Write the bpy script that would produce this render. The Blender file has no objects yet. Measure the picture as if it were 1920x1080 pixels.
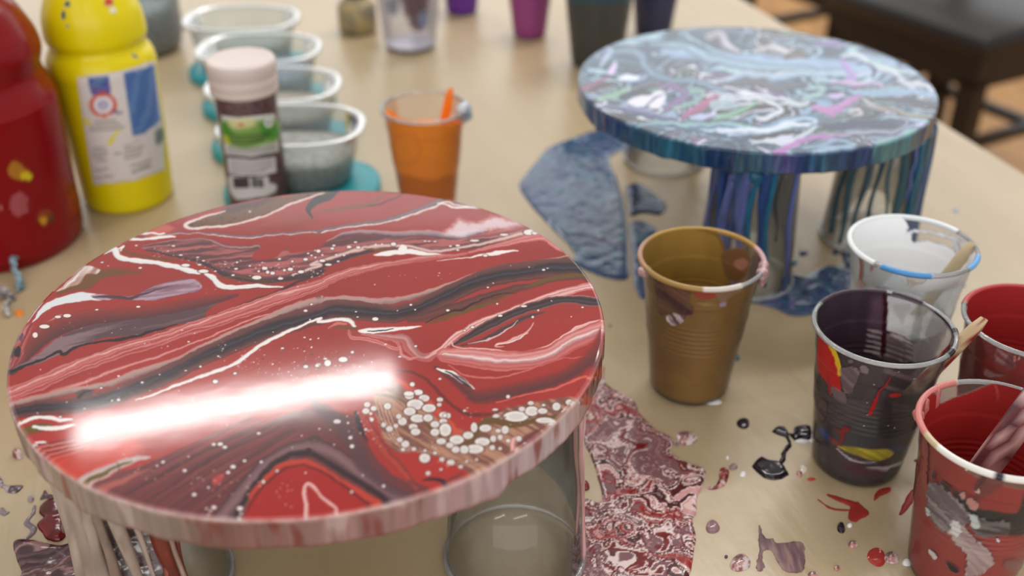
import bpy, bmesh, math, random
import numpy as np

# ------------------------------------------------------------------ camera, light, exposure
F = 2000.0                    # focal length in photo pixels (1920 wide)
PITCH = math.radians(31.36)
T = 0.3866                    # camera height above the table top
TZ = 0.74                     # table top above the floor
CP, SP = math.cos(PITCH), math.sin(PITCH)
scene = bpy.context.scene
COL = scene.collection

cam_d = bpy.data.cameras.new('camera')
cam = bpy.data.objects.new('camera', cam_d)
COL.objects.link(cam)
cam.location = (0, 0, TZ + T)
cam.rotation_euler = (math.pi / 2 - PITCH, 0, 0)
cam_d.sensor_width = 36.0
cam_d.lens = F / 1920 * 36.0
cam_d.clip_start = 0.02
cam_d.dof.use_dof = True
cam_d.dof.focus_distance = 0.50
cam_d.dof.aperture_fstop = 5.2
scene.camera = cam

world = bpy.data.worlds.new('world')
scene.world = world
world.use_nodes = True
wb = world.node_tree.nodes['Background']
wb.inputs[0].default_value = (1.0, 0.975, 0.94, 1)
wb.inputs[1].default_value = 0.64

def area_light(name, loc, size, radiance, color=(1, 1, 1), target=None):
    l = bpy.data.lights.new(name, 'AREA')
    l.shape = 'RECTANGLE'
    l.size, l.size_y = size
    l.energy = radiance * math.pi * size[0] * size[1]
    l.color = color
    o = bpy.data.objects.new(name, l)
    COL.objects.link(o)
    o.location = loc
    if target is not None:
        from mathutils import Vector
        o.rotation_euler = (Vector(target) - Vector(loc)).to_track_quat('-Z', 'Y').to_euler()
    return o

# ceiling strip lamps over the work table, the window end, and added fill lights
CEIL = 2.66
LAMP = (1, 0.98, 0.95)
la = area_light('ceiling_and_fill_lamp', (-0.86, 2.70, CEIL), (1.0, 0.135), 27, LAMP)
la.rotation_euler = (0, 0, math.radians(17))
for lx, ly, rad in ((0.62, 0.20, 7), (-0.85, 0.05, 7), (0.45, 1.75, 38), (1.7, 3.0, 22), (0.4, -2.2, 14), (-1.4, -2.2, 14)):  # last two are fill lamps added behind the camera
    o = area_light('ceiling_and_fill_lamp', (lx, ly, CEIL), (1.2, 0.14), rad, LAMP)
    o.rotation_euler = (0, 0, math.radians(17))
area_light('window_and_fill_light', (0.2, 4.4, 1.95), (5.6, 1.8), 1.15, (0.95, 0.98, 1.0), (0, 0.6, 0.74))
area_light('window_and_fill_light', (0.0, -3.8, 2.0), (6.0, 1.8), 2.0, (0.96, 0.98, 1.0), (0, 0.6, 0.74))  # soft fill added behind the camera, no known window there

vs = scene.view_settings
vs.view_transform = 'Standard'
vs.look = 'None'
vs.gamma = 1
vs.use_curve_mapping = False
vs.exposure = 0.0

# ------------------------------------------------------------------ geometry of the view -> places on real surfaces
def at_h(px, py, h=0.0):
    """the point h above the table top that the photograph shows at px, py (table coordinates X, Y)"""
    x, y = (px - 960) / F, -(py - 540) / F
    d = (x, CP + y * SP, -SP + y * CP)
    t = (T - h) / -d[2]
    return d[0] * t, d[1] * t

def proj(X, Y, h):
    dep = Y * CP + (T - h) * SP
    return 960 + F * X / dep, 540 + F * ((T - h) * CP - Y * SP) / dep

def h_at(py, Y):
    """height above the table of image row py at forward distance Y"""
    y = -(py - 540) / F
    return T + Y * (-SP + y * CP) / (CP + y * SP)

def depth(Y, h):
    return Y * CP + (T - h) * SP

def lin(c):
    c = np.asarray(c, float) / 255.0
    return np.where(c <= 0.04045, c / 12.92, ((np.clip(c, 0, None) + 0.055) / 1.055) ** 2.4)

def deep(c):
    """pigment of wet paint is deeper than its lit look"""
    L = lin(np.asarray(c)[..., :3]); L = L * (0.52 + 0.46 * L)
    s = np.where(L <= 0.0031308, L * 12.92, 1.055 * np.clip(L, 1e-6, None) ** (1 / 2.4) - 0.055) * 255
    out = np.array(c, float); out[..., :3] = s
    return out

# ------------------------------------------------------------------ noise
_rng = np.random.RandomState(7)
_tab = _rng.rand(256, 256)
def vn(x, y, seed=0):
    x = np.asarray(x, float) + seed * 17.31
    y = np.asarray(y, float) + seed * 41.77
    xi, yi = np.floor(x).astype(int), np.floor(y).astype(int)
    fx, fy = x - xi, y - yi
    fx = fx * fx * (3 - 2 * fx); fy = fy * fy * (3 - 2 * fy)
    a = _tab[yi & 255, xi & 255]; b = _tab[yi & 255, (xi + 1) & 255]
    c = _tab[(yi + 1) & 255, xi & 255]; d = _tab[(yi + 1) & 255, (xi + 1) & 255]
    return (a * (1 - fx) + b * fx) * (1 - fy) + (c * (1 - fx) + d * fx) * fy
def fbm(x, y, seed=0, o=4):
    s, a, t = 0, 0.5, 0
    for i in range(o):
        s = s + a * vn(x * 2 ** i, y * 2 ** i, seed + i * 3); t += a; a *= 0.5
    return s / t
def palette(v, stops):
    v = np.clip(v, 0, 1)
    p = np.array([s[0] for s in stops]); c = np.array([s[1] for s in stops], float)
    return np.stack([np.interp(v, p, c[:, k]) for k in range(3)], -1)
def marble(x, y, seed, cols, freq=4.0, warp=0.5, bands=3.0):
    """folded poured-paint pattern, x and y in centimetres"""
    for k in range(3):
        x, y = (x + warp * (fbm(x * 0.55 / warp, y * 0.55 / warp, seed + k, 3) - 0.5) * 4,
                y + warp * (fbm(x * 0.55 / warp, y * 0.55 / warp, seed + 11 + k, 3) - 0.5) * 4)
    v = fbm(x * freq * 0.1, y * freq * 0.1, seed + 23, 3) * bands * 2.2
    f = v - np.floor(v)
    i = np.floor(v).astype(int)
    n = len(cols)
    C = np.array(cols, float)
    h0 = ((i * 7 + seed) % n); h1 = (((i + 1) * 7 + seed) % n)
    hm = ((i * 5 + 3 + seed) % n)
    f = f[..., None]
    out = np.where(f < 0.35, C[h0], np.where(f < 0.45, C[h0] + (C[hm] - C[h0]) * (f - 0.35) / 0.1,
          np.where(f < 0.62, C[hm], np.where(f < 0.70, C[hm] + (C[h1] - C[hm]) * (f - 0.62) / 0.08, C[h1]))))
    fine = fbm(x * 3.1, y * 3.1, seed + 31, 2)[..., None]
    return out * (0.90 + 0.2 * fine)

def pour(x, y, seed, cols, size=2.0, bands=9.0, warp=0.6):
    """folded poured paint: contour strands of a repeatedly warped field; size in cm"""
    X, Y = x / size, y / size
    for k in range(3):
        s = 1.0 * 1.7 ** k
        dx = (fbm(X * s, Y * s, seed + k, 2) - 0.5); dy = (fbm(X * s + 5.2, Y * s + 1.3, seed + 13 + k, 2) - 0.5)
        X = X + warp * 2.4 / s * dx; Y = Y + warp * 2.4 / s * dy
    v = fbm(X * 0.9, Y * 0.9, seed + 29, 2) * bands * 2.0
    i = np.floor(v).astype(int); f = v - i
    n = len(cols); C = np.array(cols, float)
    r = np.random.RandomState(seed).randint(0, n, 997)
    c0, c1 = C[r[i % 997]], C[r[(i + 1) % 997]]
    t = np.clip((f - 0.78) / 0.22, 0, 1)[..., None]
    out = c0 * (1 - t) + c1 * t
    j = np.floor(v * 3.7).astype(int)
    thin = (np.abs(v * 3.7 - j - 0.5) < 0.16)[..., None] * (vn(X * 1.3, Y * 1.3, seed + 3) > 0.45)[..., None]
    out = np.where(thin, out * .5 + C[r[(j * 3) % 997]] * .5, out)
    return out

# ------------------------------------------------------------------ a painter for flat paint patterns (colour fields later read by mesh vertices)
def smooth(pts, n=8):
    P = np.array(pts, float)
    if len(P) < 3:
        return np.array([P[0] + (P[-1] - P[0]) * t for t in np.linspace(0, 1, n + 1)])
    Q = np.vstack([2 * P[0] - P[1], P, 2 * P[-1] - P[-2]])
    out = []
    for i in range(1, len(Q) - 2):
        p0, p1, p2, p3 = Q[i - 1], Q[i], Q[i + 1], Q[i + 2]
        for t in np.arange(n) / n:
            out.append(0.5 * (2 * p1 + (p2 - p0) * t + (2 * p0 - 5 * p1 + 4 * p2 - p3) * t * t + (3 * p1 - p0 - 3 * p2 + p3) * t ** 3))
    out.append(Q[-2])
    return np.array(out)
def smooth_closed(pts, n=6):
    P = np.array(pts, float); m = len(P); out = []
    for i in range(m):
        p0, p1, p2, p3 = P[i - 1], P[i], P[(i + 1) % m], P[(i + 2) % m]
        for t in np.arange(n) / n:
            out.append(0.5 * (2 * p1 + (p2 - p0) * t + (2 * p0 - 5 * p1 + 4 * p2 - p3) * t * t + (3 * p1 - p0 - 3 * p2 + p3) * t ** 3))
    return np.array(out)

def sdf_poly(X, Y, P):
    d = np.full(X.shape, 1e9); ins = np.zeros(X.shape, bool)
    n = len(P)
    for i in range(n):
        ax, ay = P[i - 1]; bx, by = P[i]
        ex, ey = bx - ax, by - ay
        l2 = ex * ex + ey * ey + 1e-12
        t = np.clip(((X - ax) * ex + (Y - ay) * ey) / l2, 0, 1)
        dx, dy = X - ax - t * ex, Y - ay - t * ey
        d = np.minimum(d, dx * dx + dy * dy)
        if ay != by:
            c = (ay > Y) != (by > Y)
            ins ^= c & (X < ex * (Y - ay) / (by - ay) + ax)
    d = np.sqrt(d)
    return np.where(ins, -d, d)

class Paint:
    def __init__(s, x0, y0, x1, y1, k=1.0, base=(128, 128, 128), alpha=1.0, warp=0.0, wscale=14.0):
        s.x0, s.y0, s.k = x0, y0, k
        w, h = int((x1 - x0) * k) + 1, int((y1 - y0) * k) + 1
        gx, gy = np.meshgrid(x0 + np.arange(w) / k, y0 + np.arange(h) / k)
        s.gx, s.gy = gx, gy
        s.X, s.Y = gx, gy
        if warp:
            s.X = gx + warp * (fbm(gx / wscale, gy / wscale * 1.5, 3, 3) - 0.5) * 2
            s.Y = gy + warp * (fbm(gx / wscale, gy / wscale * 1.5, 9, 3) - 0.5) * 2
        s.warp = warp
        s.c = np.empty((h, w, 4)); s.c[..., :3] = base; s.c[..., 3] = alpha
    def win(s, xa, ya, xb, yb):
        h, w = s.gx.shape
        m = s.warp + 2
        i0 = max(0, int((xa - m - s.x0) * s.k)); i1 = min(w, int((xb + m - s.x0) * s.k) + 2)
        j0 = max(0, int((ya - m - s.y0) * s.k)); j1 = min(h, int((yb + m - s.y0) * s.k) + 2)
        if i1 <= i0 or j1 <= j0: return None
        return slice(j0, j1), slice(i0, i1)
    def put(s, w, col, a, setalpha=None):
        a = a[..., None]
        s.c[w][..., :3] += (col - s.c[w][..., :3]) * a
        if setalpha is not None:
            s.c[w][..., 3:] += (setalpha - s.c[w][..., 3:]) * a
    def poly(s, pts, col, soft=1.0, alpha=1.0, sm=True, rough=0.0, stripe=None, setalpha=1.0, specks=None):
        P = smooth_closed(pts, 5) if sm else np.array(pts, float)
        g = soft * 2 + 2
        w = s.win(P[:, 0].min() - g, P[:, 1].min() - g, P[:, 0].max() + g, P[:, 1].max() + g)
        if w is None: return
        X, Y = s.X[w], s.Y[w]
        d = sdf_poly(X, Y, P)
        if rough: d = d + rough * (fbm(X / 7, Y / 5, 5, 3) - 0.5) * 2
        a = np.clip(0.5 - d / (2 * soft), 0, 1); a = a * a * (3 - 2 * a) * alpha
        C = np.broadcast_to(np.array(col, float), X.shape + (3,)).copy()
        if stripe:
            ang, amp, per, col2 = stripe
            q = -X * math.sin(ang) + Y * math.cos(ang); u = X * math.cos(ang) + Y * math.sin(ang)
            v = fbm(u / (per * 14), q / per, 21, 3)
            v = np.clip((v - 0.5) * 4 * amp + 0.5, 0, 1)[..., None]
            C = C + (np.array(col2, float) - C) * v
        if specks:
            v = vn(X / specks[0], Y / specks[0] * 1.5, 33)
            C = np.where((v > specks[1])[..., None], np.array(specks[2], float), C)
        s.put(w, C, a, setalpha)
    def ribbon(s, pts, hw, stops, soft=1.0, alpha=1.0, stripe=0.0, n=8, setalpha=1.0, jit=0.0):
        P = smooth(pts, n); m = len(P)
        if np.isscalar(hw): hw = [hw] * len(pts)
        H = np.interp(np.linspace(0, 1, m), np.linspace(0, 1, len(hw)), hw)
        if np.isscalar(stops[0]): stops = [(-1, stops), (1, stops)]
        g = H.max() + soft + 2
        w = s.win(P[:, 0].min() - g, P[:, 1].min() - g, P[:, 0].max() + g, P[:, 1].max() + g)
        if w is None: return
        shp = s.X[w].shape
        best = np.full(shp, 1e9); sd = np.zeros(shp); hh = np.ones(shp); uu = np.zeros(shp)
        oy, ox = w[0].start, w[1].start
        acc = 0.0
        for i in range(m - 1):
            a, b = P[i], P[i + 1]
            e = b - a; L = math.hypot(*e)
            if L < 1e-6: continue
            q = s.win(min(a[0], b[0]) - g, min(a[1], b[1]) - g, max(a[0], b[0]) + g, max(a[1], b[1]) + g)
            if q is None: acc += L; continue
            l = (slice(q[0].start - oy, q[0].stop - oy), slice(q[1].start - ox, q[1].stop - ox))
            X, Y = s.X[q], s.Y[q]
            t = np.clip(((X - a[0]) * e[0] + (Y - a[1]) * e[1]) / (L * L), 0, 1)
            dx, dy = X - a[0] - t * e[0], Y - a[1] - t * e[1]
            d = np.hypot(dx, dy)
            sg = np.where(e[0] * dy - e[1] * dx >= 0, 1, -1)
            k = d < best[l]
            best[l] = np.where(k, d, best[l]); sd[l] = np.where(k, d * sg, sd[l])
            hh[l] = np.where(k, H[i] + (H[i + 1] - H[i]) * t, hh[l]); uu[l] = np.where(k, acc + L * t, uu[l])
            acc += L
        if jit:
            sd = sd + jit * (fbm(uu / 25, uu * 0 + 3.3, 8, 3) - 0.5) * 2
        v = sd / np.maximum(hh, 0.01)
        if stripe: v = v + stripe * (fbm(uu / 60, v * 2, 13, 2) - 0.5) * 2
        C = palette((v + 1) / 2, [((p + 1) / 2, c) for p, c in stops])
        al = np.clip((hh - np.abs(sd)) / soft + 0.5, 0, 1) * (best < 1e8) * alpha
        s.put(w, C, al, setalpha)
    def dot(s, x, y, rx, ry=None, col=(232, 226, 224), soft=0.8, alpha=1.0, ring=None):
        ry = rx * 0.62 if ry is None else ry
        w = s.win(x - rx - 3, y - ry - 3, x + rx + 3, y + ry + 3)
        if w is None: return
        X, Y = s.gx[w], s.gy[w]
        q = np.hypot((X - x) / rx, (Y - y) / ry)
        mr = (rx + ry) / 2
        if ring is not None:
            a = np.clip((1.18 + 1.0 / mr - q) * mr / soft, 0, 1) * 0.75 * alpha
            s.put(w, np.array(ring, float), a)
        a = np.clip((1 - q) * mr / soft + 0.5, 0, 1) * alpha
        s.put(w, np.array(col, float), a, 1.0)
    def sample(s, px, py):
        h, w = s.gx.shape
        fx = np.clip((px - s.x0) * s.k, 0, w - 1.001); fy = np.clip((py - s.y0) * s.k, 0, h - 1.001)
        i, j = fx.astype(int), fy.astype(int)
        u, v = (fx - i)[:, None], (fy - j)[:, None]
        c = s.c
        return (c[j, i] * (1 - u) + c[j, i + 1] * u) * (1 - v) + (c[j + 1, i] * (1 - u) + c[j + 1, i + 1] * u) * v

def fr(x0, y0, s):
    """points read off an enlarged detail of the photograph -> photograph pixels"""
    return lambda *p: [(x0 + p[i] / s, y0 + p[i + 1] / s) for i in range(0, len(p), 2)]

# ------------------------------------------------------------------ materials
def principled(name, color=(200, 200, 200), rough=0.5, metal=0.0, spec=0.5, coat=0.0, trans=0.0, ior=1.45):
    m = bpy.data.materials.new(name); m.use_nodes = True
    b = m.node_tree.nodes['Principled BSDF']
    b.inputs['Base Color'].default_value = (*lin(color), 1)
    b.inputs['Roughness'].default_value = rough
    b.inputs['Metallic'].default_value = metal
    b.inputs['Specular IOR Level'].default_value = spec
    b.inputs['Coat Weight'].default_value = coat
    b.inputs['Transmission Weight'].default_value = trans
    b.inputs['IOR'].default_value = ior
    return m
def bump(m, scale=40, strength=0.2, dist=0.001, detail=3, coord='Object', tgt='Normal'):
    nt = m.node_tree; b = nt.nodes['Principled BSDF']
    tc = nt.nodes.new('ShaderNodeTexCoord'); nz = nt.nodes.new('ShaderNodeTexNoise'); bp = nt.nodes.new('ShaderNodeBump')
    nz.inputs['Scale'].default_value = scale; nz.inputs['Detail'].default_value = detail
    bp.inputs['Strength'].default_value = strength; bp.inputs['Distance'].default_value = dist
    nt.links.new(tc.outputs[coord], nz.inputs['Vector']); nt.links.new(nz.outputs['Fac'], bp.inputs['Height'])
    nt.links.new(bp.outputs['Normal'], b.inputs['Normal'])
    return m
def mottle(m, c1, c2, scale=8, detail=4, stretch=(1, 1, 1)):
    nt = m.node_tree; b = nt.nodes['Principled BSDF']
    tc = nt.nodes.new('ShaderNodeTexCoord'); mp = nt.nodes.new('ShaderNodeMapping'); nz = nt.nodes.new('ShaderNodeTexNoise'); cr = nt.nodes.new('ShaderNodeValToRGB')
    mp.inputs['Scale'].default_value = stretch
    nz.inputs['Scale'].default_value = scale; nz.inputs['Detail'].default_value = detail
    cr.color_ramp.elements[0].position = 0.3; cr.color_ramp.elements[1].position = 0.7
    cr.color_ramp.elements[0].color = (*lin(c1), 1); cr.color_ramp.elements[1].color = (*lin(c2), 1)
    nt.links.new(tc.outputs['Object'], mp.inputs['Vector']); nt.links.new(mp.outputs['Vector'], nz.inputs['Vector'])
    nt.links.new(nz.outputs['Fac'], cr.inputs['Fac']); nt.links.new(cr.outputs['Color'], b.inputs['Base Color'])
    return m
def painted(name, rough=0.15, spec=0.5, alpha=False, coat=0.0):
    """colour (and cover) carried by the mesh's own paint attribute"""
    m = principled(name, rough=rough, spec=spec, coat=coat)
    nt = m.node_tree; b = nt.nodes['Principled BSDF']
    at = nt.nodes.new('ShaderNodeAttribute'); at.attribute_name = 'paint'
    nt.links.new(at.outputs['Color'], b.inputs['Base Color'])
    if alpha:
        nt.links.new(at.outputs['Alpha'], b.inputs['Alpha'])
    return m
def clear_plastic(name, tint=(250, 250, 250), haze=0.10, rough=0.08, refl=1.0):
    """thin clear wall: mostly see-through, a little milky, glossy at grazing angles"""
    m = bpy.data.materials.new(name); m.use_nodes = True
    nt = m.node_tree; nt.nodes.clear()
    out = nt.nodes.new('ShaderNodeOutputMaterial')
    tr = nt.nodes.new('ShaderNodeBsdfTransparent'); tr.inputs[0].default_value = (*lin(tint), 1)
    df = nt.nodes.new('ShaderNodeBsdfDiffuse'); df.inputs[0].default_value = (*lin((225, 225, 225)), 1)
    gl = nt.nodes.new('ShaderNodeBsdfGlossy'); gl.inputs['Roughness'].default_value = rough
    fz = nt.nodes.new('ShaderNodeFresnel'); fz.inputs[0].default_value = 1.45
    mu = nt.nodes.new('ShaderNodeMath'); mu.operation = 'MULTIPLY'; mu.inputs[1].default_value = refl
    m1 = nt.nodes.new('ShaderNodeMixShader'); m1.inputs[0].default_value = haze
    m2 = nt.nodes.new('ShaderNodeMixShader')
    L = nt.links.new
    L(tr.outputs[0], m1.inputs[1]); L(df.outputs[0], m1.inputs[2])
    L(fz.outputs[0], mu.inputs[0]); L(mu.outputs[0], m2.inputs[0])
    L(m1.outputs[0], m2.inputs[1]); L(gl.outputs[0], m2.inputs[2]); L(m2.outputs[0], out.inputs[0])
    return m

M_wet = bump(painted('wet_paint', 0.08, 0.5), 60, 0.05, 0.0006, 2)
M_spill = bump(painted('spilled_paint', 0.12, 0.5), 110, 0.12, 0.0012, 3)
M_dry = bump(painted('dry_paint', 0.5, 0.4), 300, 0.15, 0.0005)
M_coat = painted('paint_coat', 0.22, 0.4, alpha=True)
M_smear = painted('paint_smear', 0.35, 0.4, alpha=True)
M_print = painted('printed_label', 0.38, 0.4)
M_clear = clear_plastic('clear_plastic', haze=0.03, refl=0.6)
M_hard = clear_plastic('clear_tumbler', tint=(249, 250, 250), haze=0.02, rough=0.06, refl=0.8)
M_lip = clear_plastic('cup_lip', haze=0.30, rough=0.12, refl=1.5)
M_soft = clear_plastic('tub_rim', (236, 242, 242), haze=0.34, rough=0.3, refl=0.8)
M_wood = mottle(principled('stick_wood', (205, 175, 130), 0.6), (190, 158, 112), (216, 188, 146), 40, 3, (1, 1, 0.1))

# ------------------------------------------------------------------ objects
def link(name, me, mat, parent=None, loc=None):
    o = bpy.data.objects.new(name, me); COL.objects.link(o)
    if mat is not None: me.materials.append(mat)
    if parent is not None: o.parent = parent
    if loc is not None: o.location = loc
    return o
def tag(o, label, cat, group=None, kind=None):
    o['label'] = label; o['category'] = cat
    if group: o['group'] = group
    if kind: o['kind'] = kind
    return o
def thing(name, label, cat, X=0, Y=0, h=0, rz=0, group=None):
    o = bpy.data.objects.new(name, None); COL.objects.link(o)
    o.location = (X, Y, TZ + h); o.rotation_euler = (0, 0, rz); o.empty_display_size = 0.02
    return tag(o, label, cat, group)
def mesh(name, V, Q, colors=None, shade=True):
    V = np.asarray(V, float); Q = np.asarray(Q, np.int32)
    me = bpy.data.meshes.new(name)
    n = Q.shape[1]
    me.vertices.add(len(V)); me.vertices.foreach_set('co', V.ravel())
    me.loops.add(Q.size); me.loops.foreach_set('vertex_index', Q.ravel())
    me.polygons.add(len(Q)); me.polygons.foreach_set('loop_start', np.arange(0, Q.size, n, dtype=np.int32))
    me.update(calc_edges=True)
    me.validate()
    if shade: me.polygons.foreach_set('use_smooth', np.ones(len(me.polygons), bool))
    if colors is not None:
        C = np.ones((len(V), 4)); C[:, :3] = lin(colors[:, :3])
        if colors.shape[1] > 3: C[:, 3] = colors[:, 3]
        at = me.attributes.new('paint', 'FLOAT_COLOR', 'POINT'); at.data.foreach_set('color', C.astype(np.float32).ravel())
    return me
def grid_quads(nu, nv, wrap=False):
    """indices of a grid of nv rows and nu columns (row-major)"""
    i = np.arange(nu if wrap else nu - 1); j = np.arange(nv - 1)
    I, J = np.meshgrid(i, j); I2 = (I + 1) % nu
    return np.stack([J * nu + I, J * nu + I2, (J + 1) * nu + I2, (J + 1) * nu + I], -1).reshape(-1, 4)
def lathe(name, prof, seg=48, colors=None, shade=True):
    prof = np.array(prof, float); th = np.arange(seg) * 2 * math.pi / seg
    V = np.stack([prof[:, 0][:, None] * np.cos(th), prof[:, 0][:, None] * np.sin(th), np.repeat(prof[:, 1][:, None], seg, 1)], -1).reshape(-1, 3)
    return mesh(name, V, grid_quads(seg, len(prof), True), colors, shade)
def bm_mesh(name, fn, smooth_=False):
    bm = bmesh.new(); fn(bm); me = bpy.data.meshes.new(name); bm.to_mesh(me); bm.free()
    if smooth_: me.polygons.foreach_set('use_smooth', np.ones(len(me.polygons), bool))
    return me
def add_box(bm, c, s, rz=0, bev=0.0):
    from mathutils import Matrix
    r = bmesh.ops.create_cube(bm, size=1, matrix=Matrix.Translation(c) @ Matrix.Rotation(rz, 4, 'Z') @ Matrix.Diagonal((*s, 1)))
    if bev:
        es = list({e for v in r['verts'] for e in v.link_edges})
        bmesh.ops.bevel(bm, geom=es, offset=bev, segments=3, profile=0.5, affect='EDGES')
def sweep(name, path, rad, seg=8, flat=(1, 1), colors=None, caps=True):
    """tapering tube through 3-D points"""
    P = np.array(path, float); n = len(P)
    if np.isscalar(rad): rad = [rad] * n
    rad = np.interp(np.linspace(0, 1, n), np.linspace(0, 1, len(rad)), rad)
    t = np.gradient(P, axis=0); t /= np.linalg.norm(t, axis=1)[:, None] + 1e-12
    ref = np.array([0.13, 0.98, 0.11])
    a = np.cross(t, ref); a /= np.linalg.norm(a, axis=1)[:, None] + 1e-12
    b = np.cross(t, a)
    th = np.arange(seg) * 2 * math.pi / seg
    V = P[:, None] + rad[:, None, None] * (a[:, None] * np.cos(th)[None, :, None] * flat[0] + b[:, None] * np.sin(th)[None, :, None] * flat[1])
    V = V.reshape(-1, 3)
    if caps:
        V = np.vstack([P[0] + 0 * P[0], V, P[-1]])
        q = grid_quads(seg, n, True) + 1
        i = np.arange(seg); c0 = np.stack([i * 0, (i + 1) % seg + 1, i + 1, i * 0], -1)
        # degenerate quads at the ends become triangles through validate
        f = [tuple(x) for x in q] + [(0, (k + 1) % seg + 1, k + 1) for k in range(seg)] + [(len(V) - 1, 1 + (n - 1) * seg + k, 1 + (n - 1) * seg + (k + 1) % seg) for k in range(seg)]
        me = bpy.data.meshes.new(name); me.from_pydata(V.tolist(), [], f); me.update()
        me.polygons.foreach_set('use_smooth', np.ones(len(me.polygons), bool))
        if colors is not None:
            C = np.ones((len(V), 4)); C[:, :3] = lin(np.broadcast_to(colors(V) if callable(colors) else np.array(colors), (len(V), 3)))
            at = me.attributes.new('paint', 'FLOAT_COLOR', 'POINT'); at.data.foreach_set('color', C.astype(np.float32).ravel())
        return me
    return mesh(name, V, grid_quads(seg, n, True))

# ------------------------------------------------------------------ the setting: floor and table
M_floor = mottle(principled('wood_floor', (190, 135, 65), 0.35), (172, 118, 54), (206, 150, 78), 3, 4, (8, 0.6, 1))
def plank_lines(m, width=0.09, rot=0.5):
    nt = m.node_tree; b = nt.nodes['Principled BSDF']
    tc = nt.nodes.new('ShaderNodeTexCoord'); mp = nt.nodes.new('ShaderNodeMapping'); br = nt.nodes.new('ShaderNodeTexBrick'); mx = nt.nodes.new('ShaderNodeMix')
    mp.inputs['Rotation'].default_value = (0, 0, rot)
    br.inputs['Scale'].default_value = 1; br.inputs['Brick Width'].default_value = 0.9; br.inputs['Row Height'].default_value = width
    br.inputs['Mortar Size'].default_value = 0.002
    br.inputs['Color1'].default_value = (1, 1, 1, 1); br.inputs['Color2'].default_value = (0.86, 0.83, 0.78, 1); br.inputs['Mortar'].default_value = (0.35, 0.25, 0.15, 1)
    mx.data_type = 'RGBA'; mx.blend_type = 'MULTIPLY'; mx.inputs[0].default_value = 1
    src = b.inputs['Base Color'].links[0].from_socket
    nt.links.new(tc.outputs['Object'], mp.inputs['Vector']); nt.links.new(mp.outputs['Vector'], br.inputs['Vector'])
    nt.links.new(src, mx.inputs[6]); nt.links.new(br.outputs['Color'], mx.inputs[7]); nt.links.new(mx.outputs[2], b.inputs['Base Color'])
plank_lines(M_floor)
fl = link('floor', bm_mesh('floor', lambda bm: add_box(bm, (0.3, 2.5, -0.025), (8, 9, 0.05))), M_floor)
fl['kind'] = 'structure'; fl['label'] = 'orange brown wooden plank floor'

# table: its long right edge runs from beside the camera away to the left
e0, e1 = at_h(1920, 330), at_h(1390, 0)
edir = np.array([e1[0] - e0[0], e1[1] - e0[1]]); edir /= np.linalg.norm(edir)
enor = np.array([-edir[1], edir[0]])            # points left, onto the table
ang = math.atan2(edir[1], edir[0])
TL, TW = 2.6, 1.55
ctr = np.array(e0) + edir * 0.45 + enor * TW / 2
table = thing('work_table', 'long work table covered with shiny beige protective paper', 'table', ctr[0], ctr[1], 0, ang)
M_cover = mottle(principled('cover_paper', (178, 158, 122), 0.33, spec=0.8), (164, 142, 108), (182, 162, 130), 3.2, 5, (1, 2.6, 1))
def cover_nodes(m):
    nt = m.node_tree; b = nt.nodes['Principled BSDF']; L = nt.links.new
    tc = nt.nodes.new('ShaderNodeTexCoord')
    n1 = nt.nodes.new('ShaderNodeTexNoise'); n1.inputs['Scale'].default_value = 7; n1.inputs['Detail'].default_value = 4
    mp = nt.nodes.new('ShaderNodeMapping'); mp.inputs['Scale'].default_value = (1, 3.5, 1)
    bp = nt.nodes.new('ShaderNodeBump'); bp.inputs['Strength'].default_value = 0.5; bp.inputs['Distance'].default_value = 0.004
    n2 = nt.nodes.new('ShaderNodeTexNoise'); n2.inputs['Scale'].default_value = 160; n2.inputs['Detail'].default_value = 3
    bp2 = nt.nodes.new('ShaderNodeBump'); bp2.inputs['Strength'].default_value = 0.15; bp2.inputs['Distance'].default_value = 0.0005
    L(tc.outputs['Object'], mp.inputs['Vector']); L(mp.outputs['Vector'], n1.inputs['Vector']); L(n1.outputs['Fac'], bp.inputs['Height'])
    L(tc.outputs['Object'], n2.inputs['Vector']); L(n2.outputs['Fac'], bp2.inputs['Height']); L(bp.outputs['Normal'], bp2.inputs['Normal'])
    L(bp2.outputs['Normal'], b.inputs['Normal'])
cover_nodes(M_cover)
link('cover', bm_mesh('cover', lambda bm: add_box(bm, (0, 0, -0.0015), (TL + 0.004, TW + 0.004, 0.003))), M_cover, table)
M_board = mottle(principled('table_board', (196, 178, 150), 0.5), (186, 168, 138), (204, 188, 160), 4, 4, (0.4, 6, 1))
link('tabletop', bm_mesh('tabletop', lambda bm: add_box(bm, (0, 0, -0.0165), (TL, TW, 0.026), 0, 0.002)), M_board, table)
M_dark = principled('dark_metal', (34, 32, 33), 0.4, 0.6)
for sx in (-1, 1):
    for sy in (-1, 1):
        link('leg', bm_mesh('leg', lambda bm: add_box(bm, (sx * (TL / 2 - 0.1), sy * (TW / 2 - 0.1), -0.38), (0.05, 0.05, 0.70))), M_dark, table)

# ------------------------------------------------------------------ painted round canvases
def disc_grid(nx, ny):
    a, b = np.meshgrid(np.linspace(-1, 1, nx), np.linspace(-1, 1, ny))
    a, b = a.ravel(), b.ravel()
    r = np.where(np.abs(a) > np.abs(b), a, b)
    with np.errstate(divide='ignore', invalid='ignore'):
        ph = np.where(np.abs(a) > np.abs(b), (math.pi / 4) * (b / a), math.pi / 2 - (math.pi / 4) * (a / b))
    ph = np.nan_to_num(ph)
    return r * np.cos(ph), r * np.sin(ph)

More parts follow.
